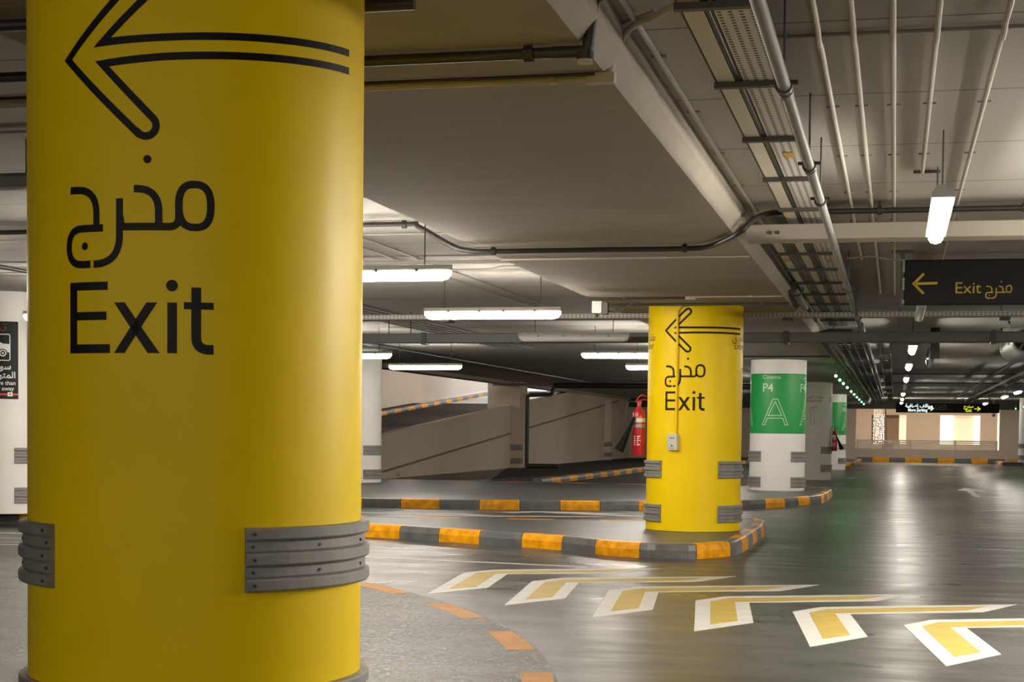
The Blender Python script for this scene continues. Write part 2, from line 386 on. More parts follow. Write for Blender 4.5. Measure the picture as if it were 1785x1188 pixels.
# wide beams over the column rows; ledge where beam meets slab
def wide_beam(name, xc, y0=Y0, y1=Y1):
    pr_ = [(xc-0.92, SOF), (xc+1.0, SOF), (xc+1.06, 2.435), (xc+1.06, SLAB+0.05), (xc-0.92, SLAB+0.05)]
    m = MB(); m.add([(x, y0, z) for x, z in pr_]+[(x, y1, z) for x, z in pr_], [(0,1,2,3,4), (9,8,7,6,5)]+[(i, 5+i, 5+(i+1)%5, (i+1)%5) for i in range(5)])
    struct(name, m, M['soffit'])
wide_beam('ceiling_beam_middle', 0.0) 
struct('ceiling_edge_beam', MB().box(-9.9, -9.5, 31.0, Y1, 2.46, SLAB+0.2), M['soffit'])
struct('ceiling_far_beam', MB().box(-9.6, X1, Y1-0.35, Y1, 2.16, SLAB), M['pipe_dark'])  # dark material paints in the shade on this unlit beam
# ramp: deck, parapet with its groove, sloping roof
def zr(y): return 0.0 + 0.0715*(y-31.0)
def slope(mb, x0, x1, y0, y1, lo, hi):
    a, b = zr(y0), zr(y1)
    return mb.add([(x0,y0,a+lo),(x1,y0,a+lo),(x1,y1,b+lo),(x0,y1,b+lo),(x0,y0,a+hi),(x1,y0,a+hi),(x1,y1,b+hi),(x0,y1,b+hi)],
                  [(0,3,2,1),(4,5,6,7),(0,1,5,4),(1,2,6,5),(2,3,7,6),(3,0,4,7)])
struct('floor_ramp', slope(MB(), X0, -9.8, 31.0, 61.0, -0.14, 0.02), M['ramp'])
mp = MB(); mp.add([(-9.8,30.6,F),(-9.6,30.6,F),(-9.6,67,F),(-9.8,67,F),(-9.8,30.6,zr(30.6)+.90),(-9.6,30.6,zr(30.6)+.90),(-9.6,67,zr(67)+.90),(-9.8,67,zr(67)+.90)],
                  [(0,3,2,1),(4,5,6,7),(0,1,5,4),(1,2,6,5),(2,3,7,6),(3,0,4,7)])
struct('wall_ramp_parapet', mp, M['beige'])
struct('trim_1', slope(MB(), -9.61, -9.592, 31.0, 64.0, -0.01, 0.045), M['beigegroove'])
struct('ceiling_ramp', slope(MB(), X0, -9.8, 31.0, 66.0, 2.75, 2.95), M['slab'])
struct('floor_ramp_head', slope(MB(), X0, -9.8, 61.0, 76.0, -0.14, 0.02), M['white'])  # white material paints in the daylight glare on the upper deck

# kerb on the ramp and the one across its head
def kerb_run(root, path, h0, h1, w, seg, phase, mats=('kgrey', 'orange'), top_in=0.03):
    """kerb stones of alternate paint along a polyline; inner side is to the left of travel"""
    P = [Vector(p) for p in path]; ds = [0]
    for a, b in zip(P, P[1:]): ds.append(ds[-1]+(b-a).length)
    T = ds[-1]
    def at(d):
        d = max(0, min(T, d))
        for i in range(len(P)-1):
            if d <= ds[i+1]+1e-9:
                q = (d-ds[i])/max(1e-9, ds[i+1]-ds[i]); return P[i].lerp(P[i+1], q)
        return P[-1]
    def nrm(d):
        t = (at(d+0.12)-at(d-0.12)); t = t.normalized(); return Vector((-t.y, t.x))
    cuts = [0.0]; k = phase
    while k < T-0.02:
        if k > 0.02: cuts.append(k)
        k += seg
    cuts.append(T); i0 = 0 if phase <= 0.02 else 1
    for i, (a, b) in enumerate(zip(cuts, cuts[1:])):
        m = MB(); n = max(1, int((b-a)/0.07)); rows = []
        for j in range(n+1):
            d = a+(b-a)*j/n; p = at(d); q = nrm(d)
            g = 0.004
            prof = [(0, h0), (0, h0+(h1-h0)*0.55), (top_in*0.45, h1-0.012), (top_in, h1), (w, h1), (w, h0)]
            dd = d + (g if j == 0 else -g if j == n else 0); p = at(dd)
            rows.append([(p.x+q.x*o, p.y+q.y*o, z) for o, z in prof])
        vs = [v for r in rows for v in r]; K = 6; fs = []
        for j in range(n):
            for k2 in range(K):
                A = j*K+k2; B = j*K+(k2+1) % K; fs.append((A, A+K, B+K, B))
        fs.append(tuple(range(K))); fs.append(tuple(reversed(range(n*K, n*K+K))))
        m.add(vs, fs)
        col = mats[(i+i0) % 2]
        o = m.build('kerb_stone', M[col], root)
        o['label'] = 'orange painted kerb stone' if col == 'orange' else 'dark grey painted kerb stone'
    return root

r = empty('kerb', (-16.5, 33, zr(33)), 'orange and grey kerb climbing along the far side of the ramp', 'kerb')
kk = kerb_run(r, [(-16.5, 33), (-16.5, 72)], 0, 0.16, 0.25, 0.9, 0)
for o in kk.children:
    for v in o.data.vertices: v.co.z += zr(v.co.y+33)
r = empty('kerb', (-17.5, 67.5, zr(67.5)), 'orange and grey kerb across the bright head of the ramp', 'kerb')
kk = kerb_run(r, [(-9.9, 67.5), (-16.2, 67.5)][::-1], 0, 0.25, 0.25, 0.9, 0)
for o in kk.children:
    for v in o.data.vertices: v.co.z += zr(67.5)

# darker floor lane behind the second island
def patch(name, poly, m, h=0.006, z=F, **k):
    return tag(MB().prism(poly, z, z+h).build(name, M[m]), **k)
patch('floor_dark_lane', [(-9.6,43.5),(-6.6,29.2),(-1.2,27.6),(-0.9,66.8),(-9.6,66.8)], 'darklane', kind='structure')

# ------------------------------------------------------------ kerbed islands
def island(name, path, cap, label, seg=0.56, phase=0.0):
    root = empty(name, (path[0][0], path[0][1], F), label, 'kerb island')
    kerb_run(root, path, F, 0.0, 0.13, seg, phase)
    MB().prism(cap, F, -0.004).build('island_top', M['island'], root)
    return root
def inset(path, d):
    P = [Vector(p) for p in path]; out = []
    for i, p in enumerate(P):
        t = (P[min(i+1,len(P)-1)]-P[max(i-1,0)]).normalized(); out.append((p.x-t.y*d, p.y+t.x*d))
    return out
near_path = fillet([(-12.0,12.35),(-8.0,12.28),(-3.5,11.90,3),(-1.14,10.84,3),(-0.55,10.25,.5),(-0.08,10.06,.3),(0.34,10.12,.25),(0.64,10.72,.3),(0.66,11.6),(0.66,13.6),(0.58,14.9,.3),(0.1,15.0,.3),(-0.8,13.9,.8),(-3.5,13.45),(-12.0,13.6)], 5)
island('kerb_island', near_path, inset(near_path, 0.12), 'near kerbed island edged in orange and grey carrying the second yellow column', 0.545, 0.30)
far_path = fillet([(-12.0,18.1),(-3.9,18.15,2),(-1.8,18.9,2),(-0.1,20.15,1),(0.45,21.25,.6),(0.90,22.9,.6),(0.96,24.7),(0.96,26.2,.4),(0.3,26.9,.5),(-12.0,27.1)], 5)
island('kerb_island', far_path, inset(far_path, 0.12), 'kerbed island edged in orange and grey carrying the green banded white column', 0.60, 0.35)

r = empty('kerb', (-5.2, 29.1, F), 'low orange and grey kerb running away beside the dark lane', 'kerb')
kerb_run(r, [(-5.0, 45.0), (-5.15, 36), (-5.3, 29.1)][::-1], F, 0.0, 0.22, 0.9, 0)
r = empty('kerb', (0.6, 66.0, F), 'orange and grey kerb along the foot of the far wall', 'kerb')
kerb_run(r, [(0.5, 66.0), (8.5, 66.0)], F, 0.06, 0.3, 0.68, 0.68, mats=('orange', 'kgrey'))
# far platform at the left of the aisle end, and the corner kerb at the far right column
p = [(-5,56.5),(0.35,56.5),(0.62,57.2),(0.72,65.7),(-5,65.7)]
island('kerb_island', [Vector(q) for q in p[:4]], inset(p, .05)[:3]+[(0.6,65.6),(-4.9,65.6)], 'dark platform with a kerb at the far left end of the aisle', 0.7, 0.2)
p = [(6.2,65.6),(6.25,61.6),(8.9,61.5)]
island('kerb_island', [Vector(q) for q in p], [(6.35,65.6),(6.38,61.7),(8.8,61.65),(8.8,65.6)], 'orange edged kerb corner under the far right white column', 1.6, 0.0)

# ------------------------------------------------------------ columns
def guard_mb(cx, cy, r, z0, z1, u0, u1):
    """ribbed rubber guard: five bands, the 1st, 3rd and 5th stand proud"""
    h = (z1-z0)/5; prof = [(0.0, z0)]
    for i in range(5):
        p = 0.027 if i % 2 == 0 else 0.014
        prof += [(p-0.004, z0+i*h+0.001), (p, z0+i*h+0.006), (p, z0+(i+1)*h-0.006), (p-0.004, z0+(i+1)*h-0.001)]
    prof.append((0.0, z1)); m = MB(); n = max(6, int((u1-u0)/0.04)); K = len(prof)
    vs = []
    for j in range(n+1):
        a = (u0+(u1-u0)*j/n)/r
        vs += [(cx+(r+p)*math.sin(a), cy-(r+p)*math.cos(a), z) for p, z in prof]
    fs = [(j*K+k, (j+1)*K+k, (j+1)*K+k+1, j*K+k+1) for j in range(n) for k in range(K-1)]
    fs += [tuple(range(K)), tuple(reversed(range(n*K, n*K+K)))]
    return m.add(vs, fs)
def column(cx, cy, shaft_mat, label, group=None, base=0.0, dz=0.0, bolts=True, edge=(-0.30, 0.325), top=SOF):
    root = empty('column', (cx, cy, base), label, 'column', group)
    MB().cyl(cx, cy, base, top, 0.5, 128).build('shaft', M[shaft_mat], root, smooth=True)
    for z0, z1 in ((0.565+dz, 0.745+dz), (0.105+dz, 0.285+dz)):
        for u0, u1 in ((edge[1], 1.25), (-1.25, edge[0])):
            g = guard_mb(cx, cy, 0.5, z0, z1, u0, u1).build('rubber_guard', M['rubber'], root, smooth=False)
            if bolts:
                h = (z1-z0)/5
                for uu, ks in ((u0+0.02 if u0 > 0 else u1-0.02, (0,1,2,3,4)), ((u0+0.24 if u0 > 0 else u1-0.24), (1,3)), ((u0+0.48 if u0 > 0 else u1-0.48), (1,3))):
                    for k in ks:
                        a = uu/0.5; R = 0.5+(0.027 if k % 2 == 0 else 0.014); z = z0+(k+0.5)*h
                        p = Vector((cx+R*math.sin(a), cy-R*math.cos(a), z)); q = Vector((math.sin(a), -math.cos(a), 0))
                        MB().tube([p-q*0.002, p+q*0.0035], 0.0048, 8).build('bolt', M['bolt'], g)
    return root

# near column
near = column(0, 0, 'yellow', 'large yellow column in the foreground with a black exit arrow and lettering', base=F, edge=(-0.244, 0.3455))
art_arrow(0.066).on_cyl(0, 0, 0.5, 0.0012, 'arrow_marking', M['black'], near)
art_arabic().on_cyl(0, 0, 0.5, 0.0012, 'arabic_lettering', M['black'], near)
art_latin().on_cyl(0, 0, 0.5, 0.0012, 'exit_lettering', M['black'], near)

def extinguisher_art(cu, cv, k=1.0):
    a = Flat(); w = 0.008
    q = [(-.045,0),(.045,0),(.045,.33,.03),(.012,.39),(.012,.43),(-.012,.43),(-.012,.39),(-.045,.33,.03),(-.045,0)]
    a.line(q, w); a.line([(-.012,.43),(-.06,.42,.02),(-.085,.33)], w); a.line([(.012,.44),(.09,.46),(.09,.42),(.02,.42)], w)
    return a.moved(cu, cv, k)
def extinguisher_text(cu, base):
    a = Flat(); a.text(arabic('طفاية الحريق'), cu, base+0.085, 0.115, 'CENTER', sx=0.95); a.text('Extinguisher', cu, base, 0.105, 'CENTER', sx=0.95); return a

Y2 = BAY
two = column(0, Y2, 'yellow', 'yellow exit column standing on the near kerbed island', edge=(-0.30, 0.322), dz=-0.012)
art_arrow(0.006).moved(-0.090, 0.045).on_cyl(0, Y2, 0.5, 0.0015, 'arrow_marking', M['ink'], two)
art_arabic().moved(-0.090, 0.035).on_cyl(0, Y2, 0.5, 0.0015, 'arabic_lettering', M['ink'], two)
art_latin().moved(-0.092, 0.030).on_cyl(0, Y2, 0.5, 0.0015, 'exit_lettering', M['ink'], two)
for cu in (-0.71, 0.77):
    t = extinguisher_text(cu, 1.90).on_cyl(0, Y2, 0.5, 0.0015, 'extinguisher_lettering', M['redink'], two)
    extinguisher_art(cu, 1.28).on_cyl(0, Y2, 0.5, 0.0015, 'extinguisher_symbol', M['redink'], two)

def green_column(cx, cy, label, du=0.0, base=0.0, z0=1.028, z1=2.103, group=None):
    root = column(cx, cy, 'white', label, base=base, dz=-0.035, bolts=False, edge=(-0.27, 0.293), group=group)
    b = Flat(); b.poly([(-PI/2, z0), (PI/2, z0), (PI/2, z1), (-PI/2, z1)])
    b.on_cyl(cx, cy, 0.5, 0.0015, 'green_band', M['green'], root)
    t = Flat(); l = Flat()
    for k in (-2, -1, 0, 1, 2):
        u = k*0.735+du; q = z1-2.103
        l.text('Cinema', u-0.262, 2.008+q, 0.096, sx=1.12)
        t.text('P4', u-0.265, 1.775+q, 0.225, weight=0.001, sx=0.95)
        A = lambda pts, w=0.0125: t.line([(x+u, y+q) for x, y in pts], w, closed=True)
        A([(-0.252,1.186),(-0.198,1.186),(-0.158,1.305),(0.122,1.305),(0.164,1.186),(0.218,1.186),(0.030,1.645),(-0.058,1.645)])
        A([(-0.140,1.352),(-0.014,1.600),(0.103,1.352)])
    l.on_cyl(cx, cy, 0.5, 0.003, 'cinema_lettering', M['palegreen'], root)
    t.on_cyl(cx, cy, 0.5, 0.003, 'bay_lettering', M['palegreen'], root)
    return root
green_column(0, 2*BAY, 'white column with a green band lettered Cinema P4 A on the kerbed island')
four = column(0, 3*BAY, 'greywhite', 'plain greyish white column with an extinguisher drawing behind the green banded one', base=F, dz=-0.035, bolts=False, edge=(-0.27, 0.268))
for cu in (-0.71, 0.03, 0.77):
    extinguisher_text(cu, 1.85).on_cyl(0, 3*BAY, 0.5, 0.002, 'extinguisher_lettering', M['redink'], four)
    extinguisher_art(cu, 1.28, 1.0).on_cyl(0, 3*BAY, 0.5, 0.002, 'extinguisher_symbol', M['redink'], four)
green_column(0, 4*BAY, 'farthest white column with a green band, half hidden in the row', du=0.67-0.73, base=F, z0=1.01, z1=2.09)
lc = column(-8.1, Y2, 'white', 'white column at the left edge carrying a black poster', bolts=False, edge=(-0.32, 0.32), dz=0.02, top=SLAB)
column(-8.1, 2*BAY, 'white', 'slim looking white column just right of the foreground column', bolts=False, edge=(-0.32, 0.32), dz=-0.03, top=SLAB)
column(7.40, 62.25, 'white', 'white column at the far right end of the aisle', bolts=False, top=SLAB)
# square beige pier at the ramp parapet and the round beige one behind it
def pier(x, y, label, round_=False):
    root = empty('column', (x, y, F), label, 'column')
    if round_: MB().cyl(x, y, F, SOF, 0.48, 48).build('shaft', M['beige'], root, smooth=True)
    else: MB().box(x-0.56, x+0.50, y-0.5, y+0.5, F, SLAB).build('shaft', M['beige'], root, bevel=0.02)
    for z0, z1 in ((0.42, 0.60), (0.0, 0.18)):
        if round_: guard_mb(x, y, 0.48, z0, z1, -0.55, 0.75).build('rubber_guard', M['rubber'], root)
        else:
            m = MB()
            for k in range(5):
                p = 0.027 if k % 2 == 0 else 0.014; h = (z1-z0)/5
                m.box(x+0.1, x+0.50+p, y-0.5-p, y-0.2, z0+k*h, z0+(k+1)*h-0.004)
            m.build('rubber_guard', M['rubber'], root)
pier(-9.80, 44.5, 'square beige pier against the ramp parapet beside the downpipe')
pier(-9.85, 61.0, 'round beige column against the ramp wall behind the fire extinguisher', True)

# poster on the left white column
pr = empty('poster', (-8.1, Y2-0.5, 1.77), 'black warning poster with a white car symbol on the left white column', 'poster')
Flat().poly([(-0.24,1.325),(0.3635,1.325),(0.3635,2.214),(-0.24,2.214)]).on_cyl(-8.1, Y2, 0.5, 0.004, 'backing', M['signblack'], pr)
Flat().text(arabic('تحذير'), 0.06, 2.105, 0.14, 'CENTER', sx=1.2).on_cyl(-8.1, Y2, 0.5, 0.0055, 'red_arabic_lettering', M['redink'], pr)
a = Flat(); w = 0.010
a.line([(0.06,2.066),(0.272,2.066,.02),(0.272,1.768,.02),(-0.15,1.768,.02),(-0.15,2.066,.02),(0.06,2.066)], w)
a.poly([(-0.12,1.86),(0.268,1.86),(0.268,1.955),(0.20,1.958),(0.12,1.995),(-0.02,1.995),(-0.09,1.94),(-0.12,1.93)])
a.on_cyl(-8.1, Y2, 0.5, 0.0055, 'car_symbol', M['whiteink'], pr)
a = Flat(); a.dot(0.195, 1.850, 0.050, 20); a.dot(-0.05, 1.850, 0.050, 20); a.on_cyl(-8.1, Y2, 0.5, 0.0065, 'wheel_gap', M['signblack'], pr)
a = Flat()
for x in (0.195, -0.05):
    a.line([(x+0.033*math.cos(t*PI/8), 1.850+0.033*math.sin(t*PI/8)) for t in range(16)], 0.012, closed=True); a.dot(x, 1.850, 0.012)
a.on_cyl(-8.1, Y2, 0.5, 0.0075, 'wheel', M['whiteink'], pr)
a = Flat()
a.text(arabic('سوف'), 0.285, 1.665, 0.10, 'RIGHT', weight=0.002); a.text(arabic('المتوقفة'), 0.335, 1.565, 0.10, 'RIGHT', weight=0.002)
a.text('more than', 0.335, 1.487, 0.066, 'RIGHT', weight=0.001); a.text('towed away', 0.315, 1.423, 0.066, 'RIGHT', weight=0.001)
a.on_cyl(-8.1, Y2, 0.5, 0.0055, 'white_lettering', M['whiteink'], pr)
Flat().poly([(-0.24,1.366),(0.3635,1.366),(0.3635,1.390),(-0.24,1.390)]).on_cyl(-8.1, Y2, 0.5, 0.0055, 'red_stripe', M['red'], pr)
Flat().poly([(0.245,1.355),(0.30,1.355),(0.30,1.402),(0.245,1.402)]).on_cyl(-8.1, Y2, 0.5, 0.0065, 'logo_box', M['whiteink'], pr)
Flat().poly([(0.262,1.372),(0.283,1.374),(0.280,1.386),(0.266,1.388)]).on_cyl(-8.1, Y2, 0.5, 0.0075, 'logo_mark', M['black'], pr)

# ------------------------------------------------------------ conduit and call box on the second column
cr = empty('conduit', (-0.115, Y2-0.52, 1.0), 'yellow painted conduit running down the second yellow column', 'conduit')
ua = -0.125/0.5
def onc(u, z, off): a = u/0.5; return (math.sin(a)*(0.5+off), Y2-math.cos(a)*(0.5+off), z)
MB().tube([onc(-0.125, 1.01, .016), onc(-0.125, 2.24, .016), onc(-0.115, 2.29, .02), onc(-0.08, 2.325, .03), onc(-0.06, 2.345, .04)], 0.0125, 10).build('conduit_pipe', M['yellow'], cr, smooth=True)
for z in (1.25, 1.6, 1.95, 2.2): MB().tube([onc(-0.125, z-.008, .016), onc(-0.125, z+.008, .016)], 0.016, 10).build('saddle', M['yellow'], cr)
bx = empty('call_box', onc(-0.150, 0.93, .03), 'small light grey call point box on the second yellow column', 'call box')
m = MB(); a = -0.150/0.5; c0 = Vector((math.sin(a), -math.cos(a), 0)); t0 = Vector((math.cos(a), math.sin(a), 0))
def obox(mb, u0, u1, d0, d1, z0, z1):
    B = Vector((0, Y2, 0))
    vs = [B+c0*(0.5+d)+t0*u+Vector((0,0,z)) for z in (z0,z1) for u, d in ((u0,d1),(u1,d1),(u1,d0),(u0,d0))]
    return mb.add(vs, [(0,3,2,1),(4,5,6,7),(0,1,5,4),(1,2,6,5),(2,3,7,6),(3,0,4,7)])
obox(m, -0.055, 0.055, -0.005, 0.055, 0.84, 1.01); m.build('box_body', M['box'], bx, bevel=0.008)
obox(MB(), -0.03, 0.03, 0.055, 0.057, 0.965, 0.972).build('slot', M['black'], bx)
obox(MB(), -0.035, 0.035, 0.055, 0.058, 0.862, 0.868).build('lower_seam', M['cable'], bx)
p = Vector((0,Y2,0))+c0*0.555+Vector((0,0,0.89)); MB().tube([p, p+c0*0.006], 0.008, 10).build('button', M['black'], bx)

# ------------------------------------------------------------ fire extinguishers
def extinguisher(loc, flip, label):
    x, y, z = loc
    root = empty('fire_extinguisher', loc, label, 'fire extinguisher', 'fire extinguishers hung on columns')
    R = 0.068
    MB().lathe([(R*.9, z), (R, z+.02), (R, z+.42), (R*.93, z+.455), (R*.70, z+.49), (R*.38, z+.515), (.020, z+.53), (.020, z+.55)], x, y, 28).build('cylinder', M['red'], root, smooth=True)
    s = -1 if flip else 1
    MB().lathe([(R+.0012, z+.355), (R+.0012, z+.40)], x, y, 28).build('upper_label', M['label'], root, smooth=True)
    MB().lathe([(R+.0012, z+.30), (R+.0012, z+.335)], x, y, 28).build('lower_label', M['galv'], root, smooth=True)
    tx = Flat()
    for k, wd in enumerate((3.2, 2.6, 3.4, 2.2, 3.0)): tx.poly([(-.045, .20-k*.022), (-.045+wd*.022, .20-k*.022), (-.045+wd*.022, .212-k*.022), (-.045, .212-k*.022)])
    tx.moved(0, z).on_cyl(x, y, R, 0.0012, 'instruction_print', M['label'], root)
    v = MB().box(x-.022, x+.022, y-.02, y+.02, z+.545, z+.58); v.build('valve', M['red'], root, bevel=0.004)
    MB().tube([(x-s*.02, y, z+.575), (x+s*.05, y, z+.60), (x+s*.10, y, z+.585)], [.010, .009, .007], 8).build('carry_handle', M['red'], root, smooth=True)
    MB().tube([(x-s*.04, y, z+.565), (x-s*.01, y, z+.62), (x+s*.03, y, z+.645), (x+s*.09, y, z+.63)], [.006, .008, .009, .006], 8).build('lever', M['red'], root, smooth=True)
    hose = fillet([(x-s*.02, z+.57), (x-s*.12, z+.575, .05), (x-s*.14, z+.42, .05), (x-s*.10, z+.34)], 6)
    MB().tube([(q.x, y-.035, q.y) for q in hose], 0.004, 8).build('hose', M['pipe_dark'], root, smooth=True)
    hn = [(x-s*.035, y-R-.012, z+.41), (x-s*.075, y-R-.020, z+.32), (x-s*.135, y-R-.03, z+.18), (x-s*.195, y-R-.04, z+.05)]
    MB().tube(hn, [.014, .020, .036, .052], 16).build('discharge_horn', M['horn'], root, smooth=True)
    MB().box(x-.02, x+.02, y+R-.005, y+R+.03, z+.25, z+.30).build('bracket', M['bar'], root)
    return root
extinguisher((-0.575, Y2-0.12, 0.775), False, 'red carbon dioxide extinguisher with black horn beside the second yellow column')
extinguisher((0.580, 3*BAY-0.10, 0.60), True, 'small distant red extinguisher on the greyish column with the drawing')

# ------------------------------------------------------------ floor markings
CH = [(1.65,4.31),(1.95,4.86),(1.82,6.02),(2.67,6.42),(2.93,7.01),(1.62,6.38),(1.45,6.03)]
CY = [(1.705,4.66),(1.85,4.90),(1.725,6.01),(2.57,6.48),(2.72,6.80),(1.655,6.24),(1.56,5.99)]
tips = [(2.355,3.78),(1.65,4.31),(0.955,4.79),(0.255,5.29),(-0.435,5.79),(-1.13,6.33)]
names = ['rightmost, cut by the photo edge', 'second from the right', 'third from the right', 'third from the left', 'second from the left', 'leftmost, by the dashed arc']
proto = None
for i, (tx, ty) in enumerate(tips):
    lab = 'white and yellow floor chevron, '+names[i]
    if proto is None:
        root = empty('chevron_marking', (1.65, 4.31, F), lab, 'floor marking', 'row of painted chevrons on the aisle floor')
        MB().prism(CH, F, F+0.0018).build('white_border', M['mwhite'], root)
        MB().prism(CY, F, F+0.0028).build('yellow_fill', M['myellow'], root)
        proto = root; root.location = (tx, ty, F)
    else:
        root = copy_tree(proto); root.location = (tx, ty, F); root['label'] = lab
# dashed arc
cx, cy, R = -8.643, 0.392, 9.505
dash = [(-1.83,6.87,-1.27,6.33),(-0.86,5.74,-0.39,5.04),(-0.12,4.41,0.25,3.73),(0.39,2.93,0.62,2.10)]
lab = ['right beside the foreground column', 'below the leftmost chevron', 'in the middle of the worn floor edge', 'cut by the bottom edge of the photo']
for (xa, ya, xb, yb), l in zip(dash, lab):
    a0 = math.atan2(ya-cy, xa-cx); a1 = math.atan2(yb-cy, xb-cx); n = 8
    RO = R-0.02; RI = R-0.17
    poly = [(cx+RI*math.cos(a0+(a1-a0)*k/n), cy+RI*math.sin(a0+(a1-a0)*k/n)) for k in range(n+1)][::-1]+[(cx+RO*math.cos(a0+(a1-a0)*k/n), cy+RO*math.sin(a0+(a1-a0)*k/n)) for k in range(n+1)]
    m = MB().prism(poly[::-1], F, F+0.002)
    tag(m.build('dash_marking', M['morange']), 'worn orange dash of the curved floor line, '+l, 'floor marking', 'orange dashes of the curved line')
patch('line_marking', [(-4.2,9.50),(-0.46,8.90),(-0.50,8.98),(-4.2,9.59)], 'mwhite', 0.002, label='long white line on the floor left of the chevrons', cat='floor marking')
# far lane arrow on the aisle
patch('arrow_marking', [(3.36,30.82),(3.58,30.60),(3.58,27.14),(3.71,27.21),(3.71,30.63),(3.96,30.58),(3.66,32.76)], 'mwhite', 0.002, label='white arrow painted on the aisle pointing to the far end', cat='floor marking')
# markings on the road between the islands
patch('arrow_marking', [(-5.2,16.55),(-4.05,16.16),(-3.62,16.36),(-3.13,16.36),(-2.0,16.85),(-1.77,16.95),(-1.77,17.2),(-2.0,17.05),(-3.28,16.70),(-3.87,17.1),(-4.3,16.86),(-5.2,16.8)], 'mwhite', 0.002, label='long white arrow on the road between the two islands', cat='floor marking')
patch('arrow_marking', [(-3.45,17.55),(-3.12,17.45),(-2.9,17.8),(-2.1,17.5),(-1.45,17.25),(-1.1,17.35),(-1.9,17.75),(-1.6,18.0),(-2.6,18.1),(-3.0,18.05)], 'mwhite', 0.002, label='white bent arrow head beside the island kerb with grey stones', cat='floor marking')
patch('line_marking', [(-3.33,15.87),(-1.5,16.33),(-1.5,16.40),(-3.33,15.95)], 'morange', 0.002, label='thin orange line behind the near island', cat='floor marking')
for (x, y, w, h, l) in ((0.46,30.0,.09,.9,'beside the green banded column'),(0.72,33.6,.09,.9,'beside the greyish column'),(0.86,38.9,.1,1.0,'beyond the greyish column'),(0.9,45.5,.1,1.1,'beside the farthest green banded column'),(0.7,58.9,.6,.6,'at the aisle end near the platform'),(5.2,61.0,.5,.5,'at the aisle end near the far right column')):
    patch('tick_marking', [(x,y),(x+w,y),(x+w+.12,y+h),(x+.12,y+h)], 'mwhite', 0.002, label='short white parking tick on the floor '+l, cat='floor marking', group='short white ticks along the bays')
for y, h, l in ((8.62,.05,'nearest the foreground column'),(9.45,.05,'second nearest'),(10.25,.05,'third nearest'),(11.0,.11,'next to the kerb')):
    sl = (0.115)
    patch('line_marking', [(-9.0,y-.32),(-6.0,y+0.0),(-6.0,y+h),(-9.0,y-.32+h)], 'mwhite', 0.002, label='thin white floor line at the left edge, '+l, cat='floor marking', group='white lines at the left edge')

# ------------------------------------------------------------ tube lamps
def lamp(L, lit=True, shade=False):
    root = empty('tube_lamp', (0, 0, 0), '', 'lamp'); h = L/2
    prof = [(-.033,.012),(-.033,.024),(-.024,.052),(.024,.052),(.033,.024),(.033,.012)] if not shade else [(-.056,-.010),(-.056,.016),(-.030,.052),(.030,.052),(.056,.016),(.056,-.010)]
    m = MB(); K = len(prof); vs = [(x*sg_h, p, z) for x, sg_h in ((-1, h), (1, h)) for p, z in prof]
    m.add(vs, [(k, (k+1) % K, K+(k+1) % K, K+k) for k in range(K)]+[tuple(reversed(range(K))), tuple(range(K, 2*K))]); m.build('housing', M['housing'], root)
    m = MB(); n = 8; rows = []
    pf = [(-.028,.016),(-.042,-.010),(-.041,-.032),(-.028,-.052),(0,-.060),(.028,-.052),(.041,-.032),(.042,-.010),(.028,.016)]
    if shade: pf = [(-.040,-.009),(-.042,-.016),(-.041,-.034),(-.028,-.052),(0,-.060),(.028,-.052),(.041,-.034),(.042,-.016),(.040,-.009)]
    for xx, s in ((-h+.01, .35), (-h+.03, .8), (-h+.07, 1), (h-.07, 1), (h-.03, .8), (h-.01, .35)):
        rows.append([(xx, p*(0.8+.2*s), z*(s if z < 0 else 1)) for p, z in pf])
    vs = [v for r_ in rows for v in r_]; K = n+1
    fs = [(i*K+k, (i+1)*K+k, (i+1)*K+k+1, i*K+k+1) for i in range(5) for k in range(n)]+[tuple(range(K)), tuple(reversed(range(5*K, 6*K)))]
    fs += [(i*K, i*K+n, (i+1)*K+n, (i+1)*K) for i in range(5)]
    m.add(vs, fs); m.build('diffuser', M['lit' if lit else 'unlit'], root, smooth=True)
    for x in (-h+.25, -0.12, 0.12, h-.25):
        for s in (-1, 1): MB().box(x-.010, x+.010, s*.035-.006, s*.035+.006, .002, .026).build('clip', M['bolt'], root)
    for x in (-h+.2, h-.2): MB().tube([(x, 0, .045), (x, 0, SLAB-2.15)], 0.005, 6).build('hanger_rod', M['bar'], root)
    return root
P_lit, P_dark, P_shade = lamp(1.35), lamp(1.35, False), lamp(1.35, True, True)
LZ = 2.15; first = {True: P_lit, False: P_dark, 'shade': P_shade}; used = {True: False, False: False, 'shade': False}
def put_lamp(x, y, rz, lit, label, group, z=LZ, sx=1.0):
    o = first[lit] if not used[lit] else copy_tree(first[lit]); used[lit] = True
    o.location = (x, y, z); o.rotation_euler = (0, 0, rz); o.scale = (sx, 1, 1); o['label'] = label; o['group'] = group; return o
GL = 'tube lamps over the left bays'
